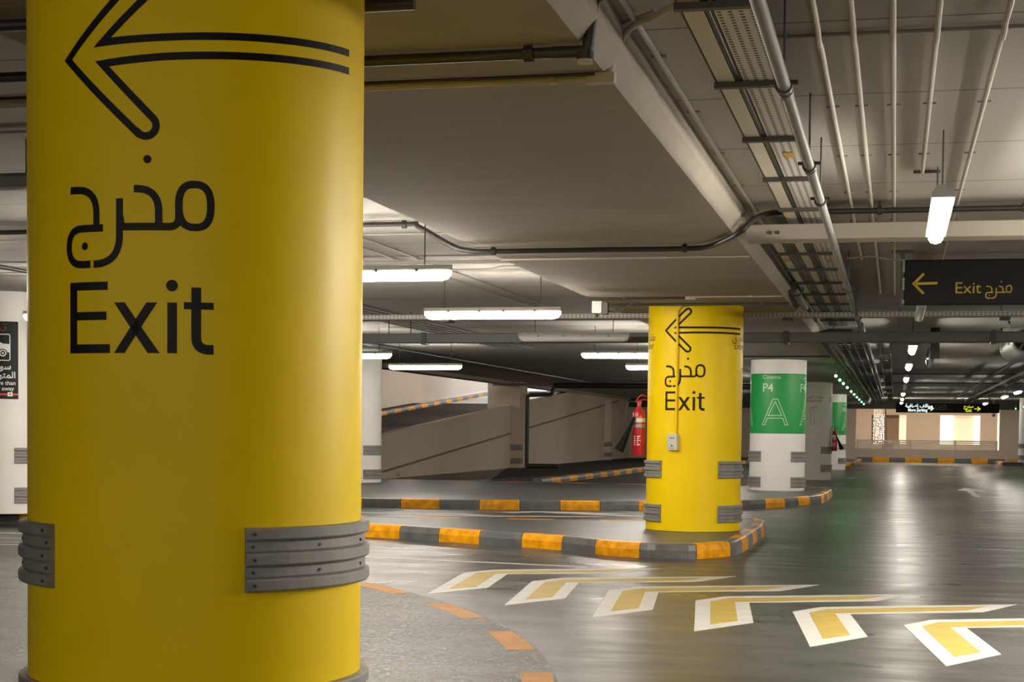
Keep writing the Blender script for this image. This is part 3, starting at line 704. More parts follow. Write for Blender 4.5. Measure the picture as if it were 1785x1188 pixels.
for x, y, lit, l in ((-1.70,6.50,True,'large lit tube lamp cut by the foreground column'),(-1.70,10.35,True,'long lit tube lamp left of the second yellow column, nearest unbroken one'),
                     (-1.67,14.2,False,'unlit tube lamp in front of the long dark duct'),(-1.72,18.4,True,'lit tube lamp partly behind the second yellow column, upper of two'),
                     (-1.76,22.6,True,'short stub of lit tube lamp behind the second yellow column, lower of two'),
                     (-6.0,18.5,True,'lit tube lamp end beside the top of the slim white column'),(-6.05,22.7,True,'lit tube lamp hanging before the beige ramp wall'),
                     (-6.0,6.5,True,'lit tube lamp hidden behind the foreground column, nearer'),(-6.0,10.35,True,'lit tube lamp hidden behind the foreground column, farther'),(-3.2,6.5,True,'added lit tube lamp hidden behind the foreground column, inner nearer'),(-3.85,10.35,True,'added lit tube lamp hidden behind the foreground column, inner farther')):  # inner pair is added, unseen, to brighten the left slab
    put_lamp(x, y, 0, lit, l, GL)
GA = 'tube lamps down the middle of the aisle'
for y, lit, l in ((4.42,True,'nearest lit tube lamp hanging end on above the exit sign'),(11.0,False,'unlit tube lamp just beyond the hanging exit sign'),
                  (17.7,True,'second lit aisle lamp, right under the long duct'),(23.3,True,'third lit aisle lamp'),(29.6,True,'fourth lit aisle lamp'),(35.5,False,'unlit aisle lamp far down the row'),
                  (41.9,True,'fifth lit aisle lamp, first of a close trio'),(48.5,True,'sixth lit aisle lamp, middle of a close trio'),(54.3,True,'farthest lit aisle lamp, beside the distant sign')):
    put_lamp(2.285, y, PI/2, 'shade' if lit else False, l, GA, z=2.20, sx=1.2)
GR = 'tube lamps over the right lane'
for y, l in ((4.6,'lit lamp right of the frame near the camera'),(11.0,'lit lamp right of the frame beyond the exit sign'),(17.5,'lit lamp right of the frame level with the fan'),(25,'lit lamp right of the frame beyond the fan'),(31.5,'lit lamp just right of the frame'),
             (38.05,'lit right lane lamp nearest the photo edge'),(43.0,'lit right lane lamp in the middle of three'),(53.0,'lit right lane lamp touching the distant sign')):
    put_lamp(5.1, y, PI/2, 'shade', l, GR, z=2.17, sx=1.2)
for x, y, rz, l in ((4.1,3.7,PI/2,'added key lamp in the cluster right of the frame, first'),(4.45,4.0,PI/2,'added key lamp in the cluster right of the frame, second'),(4.8,4.3,PI/2,'added key lamp in the cluster right of the frame, third'),(5.45,4.9,PI/2,'added key lamp in the cluster right of the frame, fourth'),(4.6,2.9,PI/2,'added key lamp in the cluster right of the frame, fifth'),(5.8,4.2,PI/2,'added key lamp in the cluster right of the frame, sixth'),(5.7,3.2,PI/2,'added key lamp in the cluster right of the frame, seventh'),(3.55,5.5,PI/2,'added key lamp in the cluster right of the frame, eighth'),(6.3,4.8,PI/2,'added key lamp in the cluster right of the frame, ninth'),(6.7,5.6,PI/2,'added key lamp in the cluster right of the frame, tenth'),(3.75,3.2,PI/2,'added key lamp in the cluster right of the frame, eleventh'),(0.2,-7.6,0,'added fill lamp across the aisle behind the camera, left'),(3.6,-7.6,0,'added fill lamp across the aisle behind the camera, right'),(-2.6,-7.0,0,'added fill lamp over the near left bays behind the camera'),(2.3,-10.5,PI/2,'added fill lamp over the aisle behind the camera'),(-6.0,-7.0,0,'added fill lamp over the far left bays behind the camera'),(5.1,-8.5,PI/2,'added fill lamp over the right lane behind the camera'),(7.6,1.2,PI/2,'added key lamp over the second right lane, nearest'),(7.6,6.0,PI/2,'added key lamp over the second right lane, next'),(7.6,12.5,PI/2,'added key lamp over the second right lane, far'),(10.2,3.4,PI/2,'added key lamp beside the right wall')):
    put_lamp(x, y, rz, 'shade', l, 'added key and fill lamps out of the frame', z=2.17, sx=1.2)  # unseen lamps added as key and fill for the foreground column
for x, l in ((2.285,'added lamp hidden by the distant sign, left'),(5.1,'added lamp hidden by the distant sign, right')):
    put_lamp(x, 63.4, PI/2, True, l, 'added lamps before the far wall', z=2.17)  # unseen lamps added to light the far wall
for x, y, l in ((-1.85,30.0,'nearest'),(-2.6,38.0,'second'),(-3.6,46.0,'third'),(-4.4,54.0,'farthest')):
    put_lamp(x, y, 0, True, 'added lamp over the dark lane hidden behind the second yellow column, '+l, 'added lamps over the dark lane')  # added out of sight to lift the dim wall beside the lane
for y, l in ((37,'nearest'),(44,'second'),(51,'third'),(58,'fourth'),(60,'farthest')):
    for x, q in ((-13.0,'single row'),): put_lamp(x, y, PI/2, True, 'added lamp under the ramp roof, '+q+', '+l, 'added ramp lamps', z=zr(y)+2.6, sx=1.6)  # unseen lamps added to brighten the ramp and its wall
# green indicators
gy = [25.5,27.7,29.9,32.8,36.2,39.1,42.4,45.5,49.0,52.9]
for i, y in enumerate(gy):
    m = MB(); root = empty('indicator_light', (1.0, y, 2.1), 'round green bay indicator, number %s from the near end of the left string' % ['one','two','three','four','five','six','seven','eight','nine','ten'][i], 'indicator light', 'green bay indicators on the left')
    m.sphere((1.0, y, 2.1), 0.026, 12, 8).build('bulb', M['greenled'], root, smooth=True)
    MB().tube([(1.0, y, 2.13), (1.0, y, SLAB)], 0.006, 6).build('stem', M['bar'], root)
for y, l in ((56.0,'nearer of the two at the far right'),(60.0,'farther of the two at the far right')):
    root = empty('indicator_light', (6.6, y, 2.1), 'small green bay indicator, '+l, 'indicator light')
    MB().sphere((6.6, y, 2.1), 0.022, 12, 8).build('bulb', M['greenled'], root, smooth=True)
    MB().tube([(6.6, y, 2.13), (6.6, y, SLAB)], 0.006, 6).build('stem', M['bar'], root)

# ------------------------------------------------------------ pipes, conduits, trays
def clamp_x(root, x, y, z, r, m='bar', hang=None):     # clamp on a pipe that runs along x
    MB().tube([(x-.016, y, z), (x+.016, y, z)], r*1.55, 12).build('clamp', M[m], root)
    if hang: MB().tube([(x, y, z+r), (x, y, hang)], 0.005, 6).build('hanger_rod', M[m], root)
def clamp_y(root, x, y, z, r, m='bar', hang=None):
    MB().tube([(x, y-.016, z), (x, y+.016, z)], r*1.4, 12).build('clamp', M[m], root)
    MB().box(x-r*2.2, x+r*2.2, y-.010, y+.010, z+r*.2, z+r*.8).build('clamp_ear', M[m], root)
    if hang: MB().tube([(x, y, z+r), (x, y, hang)], 0.005, 6).build('hanger_rod', M[m], root)

def path3(pts, n=6):
    """filleted 3D path in the x-z plane at given y"""
    return pts
# black pipe with its bends, across at Y=6.9
py = 6.75
pr = empty('pipe', (-7, py, 2.5), 'long black pipe sagging under the wide beam in front of the second yellow column', 'pipe')
def smooth3(P, n=6):
    P = [Vector(p) for p in P]; out = []
    for i in range(len(P)-1):
        a, b, c, d = P[max(i-1,0)], P[i], P[i+1], P[min(i+2,len(P)-1)]
        for k in range(n):
            t = k/n; out.append(0.5*((2*b)+(c-a)*t+(2*a-5*b+4*c-d)*t*t+(3*b-a-3*c+d)*t**3))
    return out+[P[-1]]
pts = smooth3([(-9.5,py,2.52),(-3,py,2.53),(-1.50,py,2.532),(-1.36,py,2.515),(-1.10,py,2.37),(-0.96,py,2.330),(-0.75,py,2.322),(0.0,py,2.321),(0.62,py,2.320),(0.80,py-.12,2.320),(0.98,py-.55,2.322),(1.08,py-.75,2.345),(1.15,py-.66,2.43),(1.26,py-.50,2.490),(1.45,6.32,2.500),(1.7,6.32,2.500),(3.5,6.32,2.498),(7.5,6.32,2.49)])
MB().tube(pts, 0.0185, 12).build('pipe_run', M['pipe_dark'], pr, smooth=True)
for x in (1.95, 2.86): clamp_x(pr, x, 6.32, 2.50, 0.0185, 'pipe_dark', SLAB)
for x, z, h in ((-6.0,2.525,SLAB),(-3.6,2.529,SLAB),(-1.46,2.528,SLAB),(-0.78,2.322,SOF),(0.61,2.322,SOF)): clamp_x(pr, x, py, z, 0.0185, 'pipe_dark', h)
# black pipes in front, close under the beam
pr = empty('pipe', (0, 0.9, 2.32), 'thick black pipe ending in a white capped elbow near the top of the photo', 'pipe')
pts = [(-9,.9,2.325),(0.95,.9,2.325),(0.995,.9,2.327)]
MB().tube(pts, 0.019, 12).build('pipe_run', M['pipe_dark'], pr, smooth=True)
q = fillet([(0.90,2.325),(1.025,2.325,.02),(1.045,2.50,.05),(1.12,2.54)], 6)
MB().tube([(a.x,.9,a.y) for a in q], 0.021, 12).build('elbow', M['pipe_dark'], pr, smooth=True)
MB().cyl(1.018, .9, 2.296, 2.325, 0.030, 16).build('elbow_collar', M['pipe_dark'], pr)
MB().cyl(1.018, .9, 2.285, 2.298, 0.027, 16).build('end_cap', M['cream'], pr)
clamp_x(pr, 0.82, .9, 2.325, 0.019, 'pipe_dark'); clamp_x(pr, -1.6, .9, 2.325, 0.019, 'pipe_dark', SLAB)
pr = empty('pipe', (0, 0.22, 2.32), 'black pipe grazing the top edge of the photo', 'pipe')
MB().tube([(-9,.20,2.325),(0.62,.20,2.325)], 0.019, 12).build('pipe_run', M['pipe_dark'], pr, smooth=True)
# conduits across the beam soffit
def conduit_x(y, xa, xb, z, r, label, m='conduit', saddles=(), box=None):
    root = empty('conduit', ((xa+xb)/2, y, z), label, 'conduit')
    MB().tube([(xa,y,z),(xb,y,z)], r, 10).build('conduit_pipe', M[m], root, smooth=True)
    for x in saddles: MB().box(x-.012, x+.012, y-r*1.6, y+r*1.6, z-r*1.1, z+r*1.2).build('saddle', M[m], root)
    if box: MB().box(*box).build('end_box', M[m], root, bevel=0.004)
    return root
conduit_x(1.38, -9, 1.0, 2.338, 0.0125, 'pale conduit under the beam ending in a box at its right edge', saddles=(0.80,-0.3), box=(0.93,1.04,1.355,1.405,2.318,2.358))
conduit_x(1.33, -9, 0.97, 2.345, 0.006, 'thin cable beside the pale conduit under the beam', m='pipe_dark')
conduit_x(7.55, -0.92, 0.99, 2.347, 0.0065, 'thin pale conduit under the beam just behind the black pipe', saddles=(-0.3,0.35), m='conduit')
conduit_x(11.12, -0.90, 0.1, 2.342, 0.012, 'dark conduit in front of the top of the second yellow column', m='pipe_dark', saddles=(-0.55,))
conduit_x(11.05, 0.1, 1.0, 2.345, 0.008, 'pale thin conduit over the right side of the second yellow column', saddles=(0.3,0.7))
tag(MB().box(0.06,0.16,11.08,11.16,2.325,2.356).build('junction_box', M['conduit'], bevel=0.004), 'small pale junction box above the second yellow column', 'junction box')
conduit_x(11.75, -0.90, 1.02, 2.330, 0.014, 'second dark conduit just behind the top of the second yellow column', m='bar', saddles=(0.75,))
jb = empty('junction_box', (-0.82, 11.3, 2.27), 'pale grey junction box with a cable under the beam edge', 'junction box')
MB().box(-0.90,-0.80,11.25,11.35,2.21,2.33).build('box_body', M['box'], jb, bevel=0.005)
MB().box(-0.80,-0.74,11.26,11.34,2.20,2.32).build('dark_connector', M['bar'], jb, bevel=0.004)
MB().tube([(-0.74,11.3,2.23),(-0.66,11.3,2.225),(-0.58,11.3,2.26),(-0.5,11.3,2.31),(-0.42,11.3,2.325)], 0.010, 8).build('cable', M['bar'], jb, smooth=True)
MB().sphere((-0.86,11.3,2.19), 0.022, 10, 6).build('sensor_knob', M['bar'], jb, smooth=True)
# flexible conduit climbing off the beam edge
fc = empty('flexible_conduit', (1.05, 1.38, 2.35), 'pale flexible conduit curling up beside the beam edge to the cable tray', 'conduit')
q = fillet([(1.015,1.37,0),(1.02,1.9,0)], 3)
MB().tube([(1.015,1.38,2.34),(1.018,1.42,2.40),(1.035,1.44,2.47),(1.07,1.42,2.515),(1.12,1.36,2.53),(1.19,1.28,2.525),(1.25,1.2,2.53),(1.32,1.15,2.54)], 0.013, 10).build('flex_run', M['conduit'], fc, smooth=True)
MB().tube([(1.002,1.36,2.36),(1.006,1.40,2.42),(1.02,1.41,2.49),(1.06,1.39,2.54),(1.2,1.27,2.548)], 0.006, 8).build('thin_cable', M['cable'], fc, smooth=True)
# conduit along the aisle on the slab left of the trays
def conduit_y(x, y0, y1, z, r, label, m='conduit', step=1.6, group=None, kink=None):
    root = empty('conduit', (x, y0, z), label, 'conduit', group)
    pts = [(x, y0, z), (x, y1, z)]
    if kink: pts = [(x, y0, z), (x, kink-.12, z), (x, kink-.05, z-.02), (x, kink+.05, z-.02), (x, kink+.12, z), (x, y1, z)]
    MB().tube(pts, r, 10).build('conduit_pipe', M[m], root, smooth=True)
    y = y0+0.7
    while y < min(y1, 16):
        MB().box(x-r*2.6, x+r*2.6, y-.009, y+.009, z+r*.4, z+r*1.05).build('saddle', M['cable'], root); y += step
    return root
conduit_y(1.11, -1, 14, 2.545, 0.012, 'pale conduit on the slab between the beam edge and the cable trays', step=1.15)
GC = 'pale conduits on the slab right of the grey pipe'
for (x, l, y1) in ((1.765,'leftmost of five slab conduits beside the grey pipe',9.6),(1.895,'second of five slab conduits',13.0),(2.04,'middle one of five slab conduits, straight up in the photo',13.2),(2.20,'fourth of five slab conduits, above the nearest lamp',5.0),(2.44,'rightmost of five slab conduits, leaning right',12.0)):
    conduit_y(x, -3, y1, 2.537, 0.0115, l, group=GC, kink=1.74, step=1.35)
conduit_x(1.74, 1.4, 3.2, 2.548, 0.008, 'cable crossing over the slab conduits at the top right', m='cable')
conduit_x(5.05, 2.15, 2.3, 2.545, 0.010, 'short dark conduit at the nearest aisle lamp hanger', m='bar')
# big grey pipe beside the trays
gp = empty('pipe', (1.65, -3, 2.24), 'thick grey pipe running down the aisle beside the cable trays', 'pipe')
MB().tube([(1.680,-4,2.235),(1.672,14.2,2.235),(1.672,14.8,2.325)], 0.0225, 14).build('pipe_run', M['pipe_grey'], gp, smooth=True)
MB().tube([(1.672,14.8,2.325),(1.672,30,2.36),(1.672,60,2.36)], 0.020, 10).build('pipe_run', M['pipe_grey'], gp, smooth=True)
for y in (1.25, 2.95, 4.0, 6.05, 8.9, 11.6, 13.9): MB().tube([(1.675,y-.03,2.235),(1.675,y+.03,2.235)], 0.028, 14).build('coupling', M['pipe_grey'], gp, smooth=True)
for y in (1.15, 2.85, 3.95, 9.2, 12.6): clamp_y(gp, 1.675, y, 2.235, 0.0225, 'bar', SLAB)
# cable trays
def tray(xa, xb, y0, y1, z, label, m, rail='bar'):
    root = empty('cable_tray', ((xa+xb)/2, y0, z), label, 'cable tray')
    t = MB().box(xa, xb, y0, y1, z, z+.004)
    if m == 'perf': t.uv = lambda c: ((c.x-xa)/(xb-xa)*4, c.y/0.038)
    t.build('tray_panel', M[m], root)
    for x in (xa, xb): MB().box(x-.004, x+.004, y0, y1, z, z+.035).build('side_rail', M[rail], root)
    return root
tray(1.345, 1.425, -3, 6.9, 2.443, 'solid cream cable tray left of the perforated one, near part', 'cream')
pt = tray(1.450, 1.600, -3, 16.9, 2.443, 'perforated cable tray with rows of slots running down the aisle', 'perf')
tray(1.155, 1.225, 6.9, 16.9, 2.443, 'leftmost cream cable tray beyond the cross beam', 'cream')
tray(1.315, 1.385, 6.9, 16.9, 2.443, 'middle cream cable tray beyond the cross beam', 'cream')
for xa, xb, ya, l in ((1.428,1.447,-3,'narrow black cable bundle along the perforated tray'),(1.228,1.312,6.9,'wide black cable bundle between the cream trays'),(1.388,1.450,6.9,'black cable bundle left of the perforated tray')):
    m = MB(); n = max(1, int((xb-xa)/.02))
    for k in range(n): m.tube([(xa+(k+.5)*(xb-xa)/n, ya, 2.452), (xa+(k+.5)*(xb-xa)/n, 16.8, 2.452)], (xb-xa)/n*.52, 6)
    tag(m.build('cable_bundle', M['pipe_dark']), l, 'cable')
for i in range(15):
    y = 0.80+1.225*i if i < 5 else 6.96+1.235*(i-5)
    if y > 16.8: break
    if 6.0 < y < 7.2: continue
    xa, xb = (1.335, 1.590) if y < 6.5 else (1.145, 1.575)
    b = empty('trapeze_hanger', ((xa+xb)/2, y, 2.42), 'dark steel strut bar carrying the cable trays, number %d along the row' % (i+1), 'tray support', 'strut bars under the cable trays')
    MB().box(xa, xb, y-.018, y+.018, 2.420, 2.442).build('strut', M['bar'], b)
    for x in (xa+.02, xb-.02): MB().tube([(x,y,2.44),(x,y,SLAB)], 0.004, 6).build('hanger_rod', M['bar'], b)
for xa, xb, y, l in ((1.50,1.548,3.75,'amber sticker under the perforated tray'),(1.50,1.548,8.85,'faded pink sticker under the perforated tray'),(1.165,1.215,8.75,'faded pink sticker under the leftmost cream tray')):
    tag(MB().box(xa, xb, y-.08, y+.08, 2.4400, 2.4418).build('sticker', M['amber']), l, 'sticker')
# lower ladder trays further on
def ladder(xs, y0, y1, z, n, label):
    root = empty('cable_ladder', (xs[0], y0, z), label, 'cable ladder')
    for x in xs: MB().box(x-.012, x+.012, y0, y1, z, z+.05).build('side_rail', M['bar'], root)
    r0 = MB().box(xs[0], xs[-1], y0, y0+.05, z, z+.02).build('rung', M['bar'], root)
    for k in range(0, 9):
        for x in (xs[0], xs[-1]): MB().tube([(x, y0+.3+k*(y1-y0)/9, z+.04), (x, y0+.3+k*(y1-y0)/9, SLAB)], .006, 6).build('hanger_rod', M['bar'], root)
    for k in range(1, n):
        c_ = r0.copy(); COL.objects.link(c_); c_.parent = root; c_.location.y = (y1-y0)*k/n
    return root
ladder((1.24,1.36,1.48,1.60), 17.4, 60, 2.30, 70, 'dark wide cable ladder hanging low beyond the duct')
ladder((1.80,1.98), 23, 60, 2.38, 50, 'narrow dark cable ladder right of the wide one')
cb = MB()
for x in (1.30, 1.42, 1.45): cb.tube([(x,17.5,2.332),(x,60,2.332)], 0.011, 6)
tag(cb.build('cable_bundle', M['pipe_dark']), 'black cables lying in the wide cable ladder', 'cable')
r = empty('cable', (1.1, 17.3, 2.4), 'black cable dropping from the ladder end to the beam soffit', 'cable')
MB().tube([(1.5,17.2,2.41),(1.2,17.2,2.41),(1.08,17.2,2.38),(1.04,17.2,2.30)], 0.02, 8).build('cable_run', M['pipe_dark'], r, smooth=True)
# cross beam-like cream trunking at Y 6.2
tk = empty('trunking', (3, 6.3, 2.3), 'wide cream trunking crossing the aisle under the cable trays', 'trunking')
m = MB(); m.box(1.09, 7.0, 6.18, 6.42, 2.305, 2.405); m.build('trunking_body', M['soffit'], tk, bevel=0.004)
for x in (1.25, 1.30): MB().tube([(x,6.16,2.35),(x,6.185,2.35)], 0.012, 8).build('bracket_knob', M['bar'], tk)
# lateral perforated tray at Y 13.3
r = empty('cable_tray', (0, 13.3, 2.33), 'long perforated tray crossing the photo behind the second yellow column', 'cable tray')
t = MB().box(-9, 7, 13.28, 13.31, 2.305, 2.355); t.uv = lambda c: (c.x/0.045, (c.z-2.305)/0.05*2); t.build('tray_side', M['perf_dull'], r)
MB().box(-9, 7, 13.31, 13.48, 2.305, 2.311).build('tray_bottom', M['galv'], r)
for x in (-3.0, 3.2, 0.9):
    MB().box(x-.05, x+.05, 13.24, 13.50, 2.27, 2.30).build('support_bar', M['bar'], r)
    MB().tube([(x-.04,13.38,2.29),(x-.04,13.38,SLAB)], 0.005, 6).build('hanger_rod', M['bar'], r)
# long duct at Y 15.5
r = empty('duct', (0, 15.5, 2.15), 'long dark grey duct crossing the whole photo behind the second yellow column', 'duct')
MB().box(-9.2, 7.2, 15.42, 15.56, 2.150, 2.275).build('duct_body', M['duct'], r, bevel=0.01)
for x in (0.75,-3.9,3.2): MB().box(x-.03, x+.03, 15.40, 15.58, 2.13, 2.29).build('duct_clamp', M['bar'], r)
for x in (-4.4,-4.1,2.1): MB().tube([(x,15.5,2.27),(x,15.5,SLAB)], 0.006, 6).build('hanger_rod', M['bar'], r)
# thin conduit beyond the duct over the green column
conduit_x(22.8, -0.9, 1.0, 2.33, 0.014, 'black conduit across the beam just before the green banded column', m='pipe_dark', saddles=(0.2,))
# black conduit trailing along right hand slab with sagging part
sg = empty('cable', (1.7, 8.9, 2.5), 'thin dark cable drooping between slab conduits beside the exit sign', 'cable')
MB().tube([(1.66,9.2,2.50),(1.85,9.2,2.515),(2.0,9.2,2.485),(2.12,9.2,2.48)], 0.006, 8).build('cable_run', M['cable'], sg, smooth=True)
# coiled cable and duct elbow near the beam end
ce = empty('cable_coil', (1.02, 11.2, 2.35), 'coiled black cable on a grey elbow at the beam edge', 'cable coil')
MB().tube([(1.115+.07*math.cos(t*PI/8), 11.2+t*.003, 2.44+.075*math.sin(t*PI/8)) for t in range(34)], 0.007, 8).build('coil', M['bar'], ce, smooth=True)
MB().tube([(1.082,11.3,2.44),(1.10,11.6,2.42),(1.10,12.3,2.40),(1.10,13.1,2.40)], 0.040, 14).build('grey_elbow', M['pipe_grey'], ce, smooth=True)
# left bay services
GLB = 'conduits on the slab over the left bays'
for x, y0, y1, l in ((-2.08,4,14.5,'right one of a pair of slab conduits above the near left lamps'),(-2.30,4,14.5,'left one of a pair of slab conduits above the near left lamps')):
    conduit_y(x, y0, y1, 2.545, 0.009, l, m='cable', step=1.9, group=GLB)
for k in range(5): conduit_y(-4.4-0.15*k, 9, 24, 2.545, 0.013, 'slab conduit in the fan of five above the duct, number %s from the right' % ['one','two','three','four','five'][k], m='cable', step=1.9, group='fan of five conduits above the duct')
conduit_x(7.45, -9, -0.92, 2.548, 0.008, 'thin cable on the slab behind the black pipe, left bays', m='cable')
conduit_x(9.2, -9, -0.92, 2.515, 0.016, 'grey conduit on the slab between the two near left lamps', m='conduit', saddles=(-1.6,-2.6))
cxx = empty('conduit', (-2, 9.9, 2.54), 'pale thin conduit with a dip above the long lit lamp', 'conduit')
MB().tube([(-9,9.9,2.545),(-2.05,9.9,2.545),(-1.95,9.9,2.52),(-1.6,9.9,2.52),(-1.5,9.9,2.545),(-.92,9.9,2.545)], 0.008, 8).build('conduit_pipe', M['conduit'], cxx, smooth=True)
conduit_x(16.6, -9, -0.92, 2.53, 0.016, 'pale conduit on the slab behind the duct', saddles=(-3,-5))
conduit_y(-6.9, 16.2, 44.1, 2.51, 0.030, 'long dark pipe running away over the left bays toward the ramp pier', m='pipe_dark', step=50)
conduit_y(-5.3, 0, 15, 2.36, 0.018, 'dark pipe along the left bays at the left edge of the photo', m='pipe_dark', step=50)
for yy, l in ((3.0,'nearer'),(2.4,'nearest')):
    conduit_x(yy, -9, -0.95, 2.548, 0.008, 'thin cable on the slab at the top left edge, '+l, m='cable')
r = empty('duct', (-3, 3.3, 2.3), 'grey duct crossing at the upper left edge of the photo', 'duct')
MB().box(-9, -1.0, 3.22, 3.34, 2.30, 2.375).build('duct_body', M['pipe_grey'], r, bevel=0.008)
MB().tube([(-2.5,3.28,2.37),(-2.5,3.28,SLAB)], 0.008, 8).build('hanger_rod', M['bar'], r)
# downpipe at the square pier
r = empty('downpipe', (-8.78, 44.6, F), 'dark downpipe with elbows in front of the beige pier', 'downpipe')
q = fillet([(-9.12,F+.03),(-9.12,2.14,.10),(-8.35,2.17,.10),(-8.28,2.40)], 6)
MB().tube([(a.x,44.2,a.y) for a in q], 0.062, 12).build('pipe_run', M['bar'], r, smooth=True)
MB().tube([(-9.12,44.2,F+.08),(-8.1,44.2,F+.08)], 0.07, 10).build('foot_pipe', M['bar'], r, smooth=True)
r = empty('pipe', (-5, 44.2, 2.25), 'thick dark pipe under the slab before the ramp opening', 'pipe')
MB().tube([(-8.28,44.2,2.45),(-0.95,44.2,2.45)], 0.085, 12).build('pipe_run', M['pipe_dark'], r, smooth=True)
r = empty('lamp_rail', (-9.3, 40, 2.3), 'grey rail under the edge beam at the top of the beige pier', 'rail')
MB().box(-10.1, -8.4, 43.6, 43.75, 2.42, 2.50).build('rail_body', M['pipe_grey'], r)
tag(MB().box(-9.58,-9.52,32.3,33.0,0.02-.1,0.10-.1).build('wall_outlet', M['cream']), 'tiny white outlet low on the ramp parapet', 'outlet')

# ------------------------------------------------------------ hanging exit sign
sy = 9.2
sg = empty('hanging_sign', (2.9, sy, 2.1), 'black hanging sign with a yellow arrow and Exit in two scripts', 'sign')
MB().box(2.125, 4.2, sy, sy+.05, 2.105, 2.480).build('sign_panel', M['signblack'], sg, bevel=0.012)
MB().box(2.095, 2.125, sy+.005, sy+.045, 2.09, SLAB).build('post', M['bar'], sg)
for z in (2.12,2.23,2.38): MB().box(2.112, 2.130, sy-.004, sy+.0, z, z+(.10 if z > 2.2 else .03)).build('bracket', M['galv'], sg)
MB().box(2.02, 2.20, sy-.02, sy+.07, SLAB-.02, SLAB).build('ceiling_plate', M['bar'], sg)
# at this depth one pixel of the photo is about 0.00494 m
a = Flat(); w = 0.021
a.line([(2.285,2.365),(2.205,2.282),(2.285,2.200)], w); a.line([(2.212,2.282),(2.395,2.285)], w)
a.on_plane((0, sy-.002, 0), (1,0,0), (0,0,1), 'arrow', M['signyellow'], sg)
K = 0.40
e = art_latin().moved(2.592, 2.196-1.2255*K*1.06, K*1.06)
q = Flat(); q.text('Exit', 2.530, 2.200, 0.132, sx=1.05); q.on_plane((0, sy-.002, 0), (1,0,0), (0,0,1), 'exit_lettering', M['signyellow'], sg)
art_arabic().moved(2.865, 2.205-1.5705*0.475, 0.475).on_plane((0, sy-.002, 0), (1,0,0), (0,0,1), 'arabic_lettering', M['signyellow'], sg)

# ------------------------------------------------------------ jet fan
fx, fy, fz = 3.72, 17.5, 2.29
r = empty('jet_fan', (fx, fy, fz), 'grey cylindrical ventilation fan at the right edge under the slab', 'ventilation fan')
n = 32
def ring_y(prof): # prof (r, y) revolve about y axis at (fx, fz)
    m = MB(); o = 0
    vs = [(fx+rr*math.cos(2*PI*k/n), yy, fz+rr*math.sin(2*PI*k/n)) for rr, yy in prof for k in range(n)]
    return m.add(vs, [(i*n+k, (i+1)*n+k, (i+1)*n+(k+1) % n, i*n+(k+1) % n) for i in range(len(prof)-1) for k in range(n)])
ring_y([(.135,fy+.02),(.165,fy-.02),(.185,fy),(.185,fy+.05),(.172,fy+.08),(.172,fy+2.0),(.185,fy+2.05),(.185,fy+2.2),(.14,fy+2.25)]).build('casing', M['fan'], r, smooth=True)
ring_y([(.001,fy+.10),(.135,fy+.10),(.135,fy+.02)]).build('throat', M['fandark'], r)
ring_y([(.001,fy+.01),(.035,fy+.02),(.04,fy+.08)]).build('hub', M['fan'], r, smooth=True)
for rad in (.06,.09,.12): ring_y([(rad-.003,fy+.0),(rad+.003,fy+.0),(rad+.003,fy+.006),(rad-.003,fy+.006)]).build('grille_ring', M['bar'], r)
for k in range(6):
    a = k*PI/3; m = MB().tube([(fx+.035*math.cos(a), fy+.06, fz+.035*math.sin(a)), (fx+.13*math.cos(a), fy+.06, fz+.13*math.sin(a))], [.012,.022], 6); m.build('blade', M['fan'], r)
for y in (fy+.25, fy+1.8): MB().box(fx-.20, fx-.18, y-.03, y+.03, fz-.05, SLAB).box(fx+.18, fx+.20, y-.03, y+.03, fz-.05, SLAB).box(fx-.2,fx+.2,y-.03,y+.03,SLAB-.04,SLAB).build('hanger_bracket', M['fan'], r)
# dark drop panel sign seen edge on and convex mirror beside it
r = empty('hanging_sign', (2.62, 19, 2.1), 'dark narrow hanging sign board beside the convex mirror', 'sign')
MB().box(2.545, 2.67, 19.0, 19.06, 2.12, SLAB).build('sign_panel', M['signblack'], r, bevel=0.006)
r = empty('convex_mirror', (2.50, 19.2, 2.15), 'oval grey convex mirror seen from the side, hanging over the aisle', 'mirror')
m = MB(); n = 24; vs = []; prof = [(.0001,-.045),(.06,-.040),(.11,-.025),(.155,0)]
for rr, dx in prof: vs += [(2.53+dx, 19.3+rr*math.cos(2*PI*k/n), 2.14+rr*math.sin(2*PI*k/n)) for k in range(n)]
m.add(vs, [(i*n+k, (i+1)*n+k, (i+1)*n+(k+1) % n, i*n+(k+1) % n) for i in range(3) for k in range(n)]); m.build('mirror_face', M['mirror'], r, smooth=True)
m = MB(); vs = []
for rr, dx in ((.16,0),(.16,.02),(.09,.07),(.0001,.08)): vs += [(2.53+dx, 19.3+rr*math.cos(2*PI*k/n), 2.14+rr*math.sin(2*PI*k/n)) for k in range(n)]
m.add(vs, [(i*n+k, i*n+(k+1) % n, (i+1)*n+(k+1) % n, (i+1)*n+k) for i in range(3) for k in range(n)]); m.build('mirror_back', M['pipe_grey'], r, smooth=True)
MB().tube([(2.58,19.3,2.2),(2.58,19.3,SLAB)], 0.012, 8).build('bracket', M['bar'], r)
# slab services in the far aisle
for y, l in ((20.5,'nearest of the far cross pipes over the aisle'),(33.5,'middle of the far cross pipes over the aisle'),(40.0,'farther of the far cross pipes over the aisle')):
    conduit_x(y, 1.7, 7.0, 2.44, 0.018, 'thin dark cross pipe, '+l, m='bar', saddles=())
conduit_y(4.25, 18, 60, 2.43, 0.022, 'dark pipe running away over the right lane toward the distant sign', m='bar', step=50)
ladder((4.7,4.95), 26, 60, 2.36, 40, 'dark cable ladder over the right lane')

